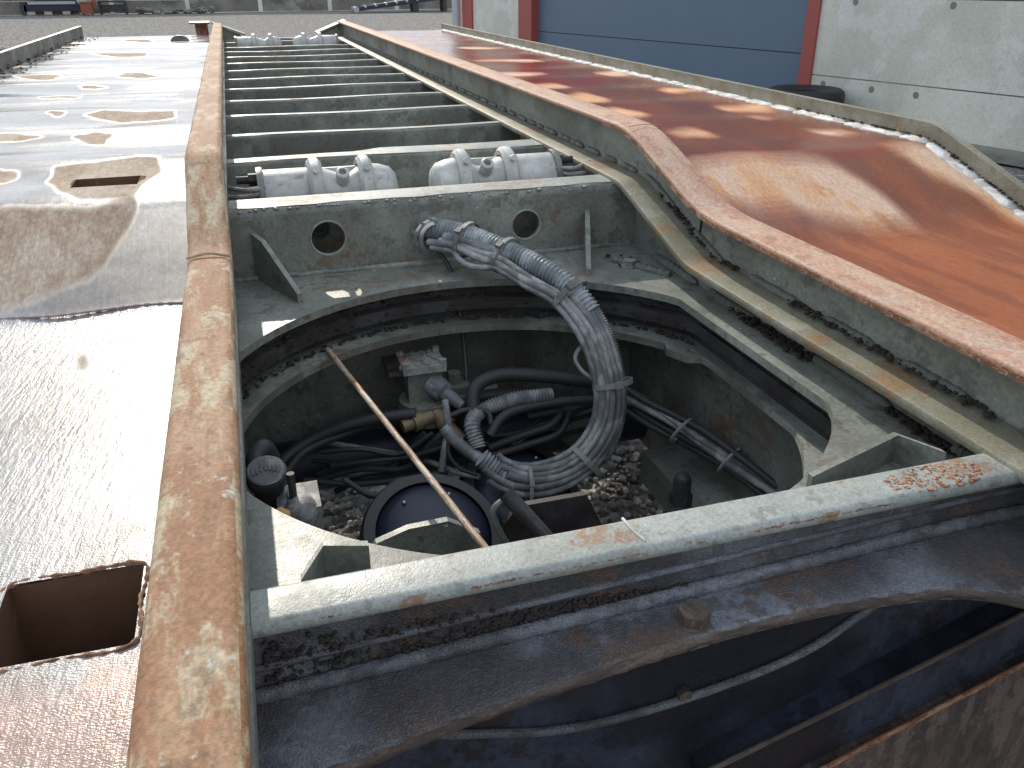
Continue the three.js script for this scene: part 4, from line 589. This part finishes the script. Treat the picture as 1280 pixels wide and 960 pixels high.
// levelling valve by the left rail: capped cylinder, cast body, brass port
{ const c = onZ(333, 592, -3.8);
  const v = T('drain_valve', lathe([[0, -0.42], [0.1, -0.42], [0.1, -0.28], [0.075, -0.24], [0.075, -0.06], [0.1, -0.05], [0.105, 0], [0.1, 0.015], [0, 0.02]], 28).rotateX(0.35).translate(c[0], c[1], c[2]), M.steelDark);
  mesh('valve_cap', lathe([[0, 0.022], [0.09, 0.022], [0.095, 0.026], [0.088, 0.034], [0, 0.036]], 28).rotateX(0.35).translate(c[0], c[1], c[2]), M.alu, v);
  mesh('cap_rib', Array.from({ length: 7 }, (_, i) => box(-0.007, 0.007, 0.034, 0.042, -0.02 - 0.006 * (i % 3), 0.02).translate(-0.06 + 0.02 * i, 0, 0.01 * Math.cos(i)).rotateX(0.35).translate(c[0], c[1], c[2])), M.alu, v);
  const b = onZ(375, 630, -3.75);
  mesh('valve_body', [new THREE.CapsuleGeometry(0.09, 0.18, 6, 14).rotateX(1.2).translate(b[0], b[1] - 0.03, b[2]), box(b[0] - 0.11, b[0] + 0.1, b[1] - 0.12, b[1] + 0.045, b[2] - 0.13, b[2] + 0.12), box(b[0] - 0.05, b[0] + 0.03, b[1] + 0.04, b[1] + 0.07, b[2] - 0.06, b[2] + 0.03)], M.alu, v);
  mesh('stud', [[365, 607], [392, 640]].map(([x, y]) => { const q = onZ(x, y, -3.7); return new THREE.CylinderGeometry(0.02, 0.02, 0.14, 10).translate(q[0], q[1], q[2]); }), M.steelDark, v);
  const q = onZ(350, 646, -3.6);
  mesh('brass_port', aim(lathe([[0.012, 0.07], [0.012, 0.1], [0.035, 0.1], [0.035, 0.06], [0.05, 0.06], [0.05, 0], [0, 0]], 6), [0.1, 0.5, 0.85], q), M.brass, v);
  mesh('elbow', sweep([onZ(322, 600, -4.0), onZ(320, 570, -4.1), onZ(330, 560, -4.15), onZ(340, 575, -4.2)], 0.05, { seg: 10, steps: 24 }), M.hose, v, tubeOpt);
}
// spring brake cylinders deep in the opening, with their brackets
function springCylinder(px, py, Y, r, tilt) {
  const c = onY(px, py, Y), g = (gm) => gm.rotateX(tilt[0]).rotateZ(tilt[1]).translate(c[0], c[1], c[2]);
  const v = T('spring_cylinder', g(lathe([[0, 0.02], [r * 0.35, 0.015], [r * 0.66, -0.02], [r * 0.82, -0.08], [r * 0.86, -0.14], [r * 0.86, -0.6], [0, -0.6]], 40)), M.chamberBlue);
  mesh('clamp_band', g(lathe([[r * 0.84, -0.06], [r, -0.07], [r * 1.04, -0.11], [r * 1.04, -0.17], [r, -0.2], [r * 0.86, -0.21]], 40)), M.hose, v);
  mesh('cylinder_bolt', [0.6, 2.2, 4.0, 5.2].map((a) => g(new THREE.SphereGeometry(0.014, 8, 6).translate(Math.cos(a) * r * 0.6, -0.005, Math.sin(a) * r * 0.6))), M.steelClean, v);
}
springCylinder(545, 660, -2.95, 0.42, [0.5, -0.1]); springCylinder(658, 606, -3.12, 0.42, [0.5, -0.2]);
{ const b = hosePx([[455, 700, -3.35], [470, 678, -3.35], [510, 660, -3.35], [560, 650, -3.35], [600, 665, -3.35], [620, 720, -3.3]]);
  T('cylinder_bracket', plateXY([...b.map((p) => [p[0], p[1]]), [b[5][0], b[5][1] - 0.3], [b[0][0], b[0][1] - 0.3]], [], -3.38, -3.34), M.paintDirty);
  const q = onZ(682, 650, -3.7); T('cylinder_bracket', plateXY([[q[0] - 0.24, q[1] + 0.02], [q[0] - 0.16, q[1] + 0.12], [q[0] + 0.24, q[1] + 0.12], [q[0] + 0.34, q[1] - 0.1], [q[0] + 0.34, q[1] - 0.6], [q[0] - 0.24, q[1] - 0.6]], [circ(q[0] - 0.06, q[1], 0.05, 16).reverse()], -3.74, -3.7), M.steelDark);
  T('bracket_rim', sweep([onZ(640, 690, -3.66), onZ(617, 648, -3.66), onZ(618, 635, -3.66), onZ(634, 622, -3.66)], 0.018, { seg: 8, steps: 30 }), M.paint, trailer, tubeOpt);
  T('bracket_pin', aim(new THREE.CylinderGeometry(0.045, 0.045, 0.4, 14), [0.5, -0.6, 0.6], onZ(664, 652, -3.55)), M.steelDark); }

// ---------------------------------------------------------------- loose rod across the opening
{ const a = onY(417, 446, -2.18), b = onY(602, 680, -2.18), d = [b[0] - a[0], 0, b[2] - a[2]], e = [b[0] + d[0] * 0.36, -2.18, b[2] + d[2] * 0.36], a2 = [a[0] - d[0] * 0.06, -2.18, a[2] - d[2] * 0.06];
  const t = thing('steel_rod', 'thin bare steel rod lying across the round opening of the frame', 'rod');
  mesh('shaft', sweep([a2, [(a[0] + b[0]) / 2, -2.178, (a[2] + b[2]) / 2], e], 0.0175, { seg: 12, steps: 40 }), std('pale_rusty_rod', { map: rep(railCol([170, 150, 126], [132, 104, 80], [196, 188, 172], [190, 186, 178]), 0.2, 0.3), roughness: 0.6 }), t, tubeOpt); }

// ---------------------------------------------------------------- building with the blue door
const WP = [6.44, -5.9], WA = rad(-14.34), WD = [Math.sin(WA), -Math.cos(WA)], WN = [Math.cos(WA), Math.sin(WA)];      // along the wall, and into the building
const building = thing('workshop_building', 'pale concrete workshop with large blue sectional door in a red frame', 'building');
building.position.set(WP[0], 0, WP[1]); building.rotation.y = -WA + Math.PI / 2 - Math.PI / 2;
// in the building's own axes: -z runs along the facade away from the camera, +x goes into the building
const Bm = (name, g, m, parent = building) => mesh(name, g, m, parent, { metres: true });
const wallTop = 5.6;
Bm('concrete_panel', box(0, 0.24, 0, 0.494, -2.36, 9), M.concrete); Bm('concrete_panel', box(0, 0.24, 0.506, 1.244, -2.36, 9), M.concrete); Bm('concrete_panel', box(0, 0.24, 1.256, 2.74, -2.36, 9), M.concrete); Bm('concrete_panel', box(0, 0.24, 2.75, wallTop, -2.36, 9), M.concrete);
Bm('joint_filler', box(0.012, 0.2, 0, wallTop, -2.36, 9), M.concreteOld);
Bm('base_slab', box(-0.35, 0.0, 0, 0.06, -2.4, 9), M.concreteOld);
for (const [z, y] of [[-1.6, 0.42], [-0.9, 1.2], [-1.95, 1.21], [0, 0.42], [-2.2, 0.42], [1.2, 1.2], [-1.1, 0.415], [-0.1, 1.2], [0.9, 0.42], [-1.6, 2.2], [0, 2.2]]) Bm('tie_hole', new THREE.CylinderGeometry(0.03, 0.034, 0.006, 20).rotateZ(Math.PI / 2).translate(0, y, z), M.tieHole);
Bm('door_frame', box(-0.03, 0.2, 0, 4.4, -2.52, -2.36), M.red); Bm('door_frame', box(-0.06, 0.2, 0, 4.4, -8.18, -7.8), M.red); Bm('door_frame', box(-0.03, 0.2, 4.4, 4.7, -8.18, -2.36), M.red);
for (let k = 0; k < 8; k++) { const y0 = 0.09 + 0.6 * (k - 1), g = box(0.075, 0.115, Math.max(0.01, y0 + 0.005), Math.min(4.39, y0 + 0.595), -7.8, -2.52); const d = Bm('door_section', g, M.doorBlue); Bm('section_joint', box(0.095, 0.12, y0 + 0.594, y0 + 0.606, -7.8, -2.52), M.navy, d); }
Bm('facade_panel', box(0.0, 0.2, 0, wallTop, -9.74, -8.18), M.concrete);
Bm('corner_trim', box(-0.03, 0.2, 0, wallTop, -10.08, -9.74), M.red);
Bm('upper_facade', box(0, 0.2, 4.7, wallTop, -8.18, -2.36), M.concrete);
Bm('roof_edge', box(-0.25, 0.4, wallTop, wallTop + 0.25, -10.2, 9), M.red);
Bm('side_wall', box(0.2, 9, 0, wallTop, -10.06, -9.86), M.concrete); Bm('roof', box(0.2, 9, wallTop, wallTop + 0.12, -10, 9), M.concreteOld);
{ const pipe = Bm('downpipe', new THREE.CylinderGeometry(0.085, 0.085, wallTop, 20).translate(-0.06, wallTop / 2, -10.22), M.pipeGrey); for (const y of [0.5, 2.2, 4]) Bm('pipe_clip', lathe([[0.088, -0.02], [0.095, -0.02], [0.095, 0.02], [0.088, 0.02]], 20).translate(-0.06, y, -10.22), M.machineGrey, pipe); }
// two tyres stacked flat by the wall
for (const k of [0, 1]) {
  const t = thing('tyre', k ? 'black tyre lying on top of another tyre by the concrete wall' : 'black tyre lying flat on the ground under another tyre', 'tyre', 'tyres stacked by the wall');
  t.position.set(5.48 + 0.05 * k, 0.008 + 0.205 * k, -7.83 + 0.03 * k);
  mesh('casing', lathe([[0.22, 0.02], [0.26, 0], [0.34, 0], [0.37, 0.02], [0.382, 0.05], [0.384, 0.15], [0.37, 0.185], [0.34, 0.202], [0.26, 0.2], [0.22, 0.182], [0.21, 0.16], [0.225, 0.1], [0.21, 0.04], [0.22, 0.02]], 56), M.rubber, t, { metres: true });
  for (const y of [0.06, 0.1, 0.14]) mesh('tread_rib', new THREE.TorusGeometry(0.3845, 0.006, 5, 56).rotateX(Math.PI / 2).translate(0, y, 0), M.rubber, t, { metres: true });
}
// ---------------------------------------------------------------- far yard: wall, machines, clutter
const zWall = -47;
{ const t = thing('yard_wall', 'long grey concrete panel wall with upright posts closing off the gravel yard', 'wall'); t.position.set(0, 0, zWall);
  const r = rng(31); for (let i = -9; i < 8; i++) { const x = i * 3.35 + 1.6; mesh('wall_post', box(x - 0.1, x + 0.1, 0, 2.4, -0.12, 0.12), M.concrete, t, { metres: true }); for (let k = 0; k < 4; k++) mesh('wall_panel', box(x + 0.1, x + 3.25, k * 0.56 + 0.01, k * 0.56 + 0.55, -0.05 + 0.02 * r(), 0.05 + 0.02 * r()), M.concreteOld, t, { metres: true }); } }
const gp = (x, y, Y = 0) => { const v = ray(x, y), t = (Y - H) / v[1]; return [t * v[0], t * v[2]]; };
{ const t = thing('parked_implement', 'navy blue machine frame with grey rails resting on timber blocks near the yard wall', 'machine'); const [x0, z0] = gp(38, 19), [x1] = gp(104, 19); t.position.set((x0 + x1) / 2, 0, z0); const w = (x1 - x0) / 2, A = (n, g, m) => mesh(n, g, m, t, { metres: true });
  for (const k of [-0.95, -0.35, 0.3, 0.9]) A('timber_block', box(k * w - 0.16, k * w + 0.16, 0, 0.14, -0.3, 0.02), M.timber);
  A('frame_beam', box(-w - 0.2, w, 0.14, 0.42, -0.3, 0), M.navy); A('frame_beam', box(-w - 0.2, w, 0.14, 0.42, -1.6, -1.3), M.navy); A('grey_rail', box(-w, w - 0.1, 0.44, 0.56, -0.25, 0.05), M.machineGrey); A('deck_board', box(-w, w - 0.3, 0.56, 0.62, -1.5, -0.2), M.navy);
  A('upright', box(w - 0.35, w - 0.05, 0.1, 1.2, -0.5, 0.06), M.navy); A('grey_panel', box(-w * 0.3, w * 0.4, 0.62, 1.1, -0.9, -0.6), M.machineGrey); A('upright', box(-w * 0.8, -w * 0.7, 0.6, 1.3, -0.6, -0.5), M.navy); A('upright', box(w * 0.5, w * 0.58, 0.6, 1.3, -0.6, -0.5), M.machineGrey); A('wheel_disc', new THREE.CylinderGeometry(0.22, 0.22, 0.16, 20).rotateX(Math.PI / 2).translate(w * 0.95, 0.62, 0.1), M.machineGrey); A('step', box(w - 0.05, w + 0.12, 0.2, 0.3, -0.3, 0.1), M.machineGrey); A('leg', box(-w - 0.35, -w - 0.1, 0, 0.55, -0.4, 0), M.steelDark); }
{ const t = thing('red_crate', 'red brown steel crate standing beside the navy machine frame', 'crate'); const [x, z] = gp(110, 19); t.position.set(x, 0, z); const A = (n, g) => mesh(n, g, M.brick, t, { metres: true }); A('crate_wall', box(-0.25, 0.22, 0.06, 0.5, -0.5, 0)); for (const s of [-0.2, 0.17]) A('foot', box(s - 0.04, s + 0.04, 0, 0.06, -0.4, -0.05)); A('rim', box(-0.28, 0.25, 0.5, 0.55, -0.53, 0.03)); A('side_hook', box(0.22, 0.4, 0.3, 0.6, -0.3, -0.15)); }
{ const t = thing('orange_implement', 'orange painted machine part parked at the end of the navy frame', 'machine'); const [x, z] = gp(2, 15); t.position.set(x, 0, z); const A = (n, g, m) => mesh(n, g, m, t, { metres: true }); A('body', box(-1.2, 0.35, 0.12, 0.42, -0.6, 0), M.yellow); A('nose', box(0.35, 0.6, 0.22, 0.36, -0.5, -0.1), M.yellow); A('skid', box(-1.2, 0.4, 0, 0.12, -0.5, -0.1), M.steelDark); A('mast', box(-0.4, -0.2, 0.42, 1.4, -0.4, -0.2), M.steelDark); }
{ const t = thing('conveyor', 'low navy conveyor frame with yellow end box lying in front of the yard wall', 'conveyor'); const [x0, z0] = gp(444, 16), [x1] = gp(572, 16); t.position.set(x0, 0, z0); const L = x1 - x0, A = (n, g, m) => mesh(n, g, m, t, { metres: true });
  const sl = (x, y) => [x, y]; void sl; const bar = (z) => loft([[[0, 0.05, z], [0, 0.22, z], [0, 0.22, z + 0.08], [0, 0.05, z + 0.08]], [[L, 0.55, z], [L, 0.75, z], [L, 0.75, z + 0.08], [L, 0.55, z + 0.08]]]);
  A('side_beam', bar(0), M.navy); A('side_beam', bar(-0.8), M.navy); A('belt', loft([[[0.1, 0.2, -0.72], [0.1, 0.25, -0.72], [0.1, 0.25, 0], [0.1, 0.2, 0]], [[L, 0.72, -0.72], [L, 0.77, -0.72], [L, 0.77, 0], [L, 0.72, 0]]]), M.steelDark);
  for (let k = 1; k < 9; k++) A('roller', new THREE.CylinderGeometry(0.06, 0.06, 0.9, 12).rotateX(Math.PI / 2).translate(k / 9 * L, 0.2 + k / 9 * 0.5, -0.35), M.machineGrey); A('stand', box(L * 0.62, L * 0.68, 0, 0.5, -0.7, 0.06), M.steelDark); A('stand', box(L * 0.95, L * 0.99, 0, 0.6, -0.7, 0.06), M.steelDark); A('motor_box', box(L * 0.71, L * 0.82, 0.6, 0.95, -0.4, 0.12), M.yellow); A('foot_roller', new THREE.CylinderGeometry(0.13, 0.13, 1, 16).rotateX(Math.PI / 2).translate(0.05, 0.14, -0.35), M.machineGrey); }
{ const t = thing('bar_rack', 'low dark steel rack standing against the concrete yard wall', 'rack'); const [x0] = gp(136, 15), [x1] = gp(167, 15); t.position.set(x0, 0, zWall + 0.5); const w = x1 - x0, A = (g) => mesh('rack_bar', g, M.steelDark, t, { metres: true }); A(box(0, 0.1, 0, 0.55, 0, 0.3)); A(box(w - 0.1, w, 0, 0.55, 0, 0.3)); A(box(0, w, 0.5, 0.58, 0.31, 0.37)); A(box(0.1, w - 0.1, 0.1, 0.4, 0.08, 0.2)); }
{ const r = rng(88), l = []; for (let i = 0; i < 160; i++) { const g = gp(lerp(175, 270, r()), 15); l.push([g[0], 0.05 + 0.25 * r() ** 2 * (1 - Math.abs(i / 80 - 1) * 0.6), zWall + 0.5 + 0.5 * r()]); }
  const o = mesh('scrap_heap', clumps(l, 89, 0.03, 0.14, 0.7), M.concreteOld, scene, { metres: true, crease: null }); o.userData = { kind: 'stuff', label: 'low dark heap of scrap and weeds along the foot of the yard wall', category: 'heap' }; }

renderer.render(scene, camera);
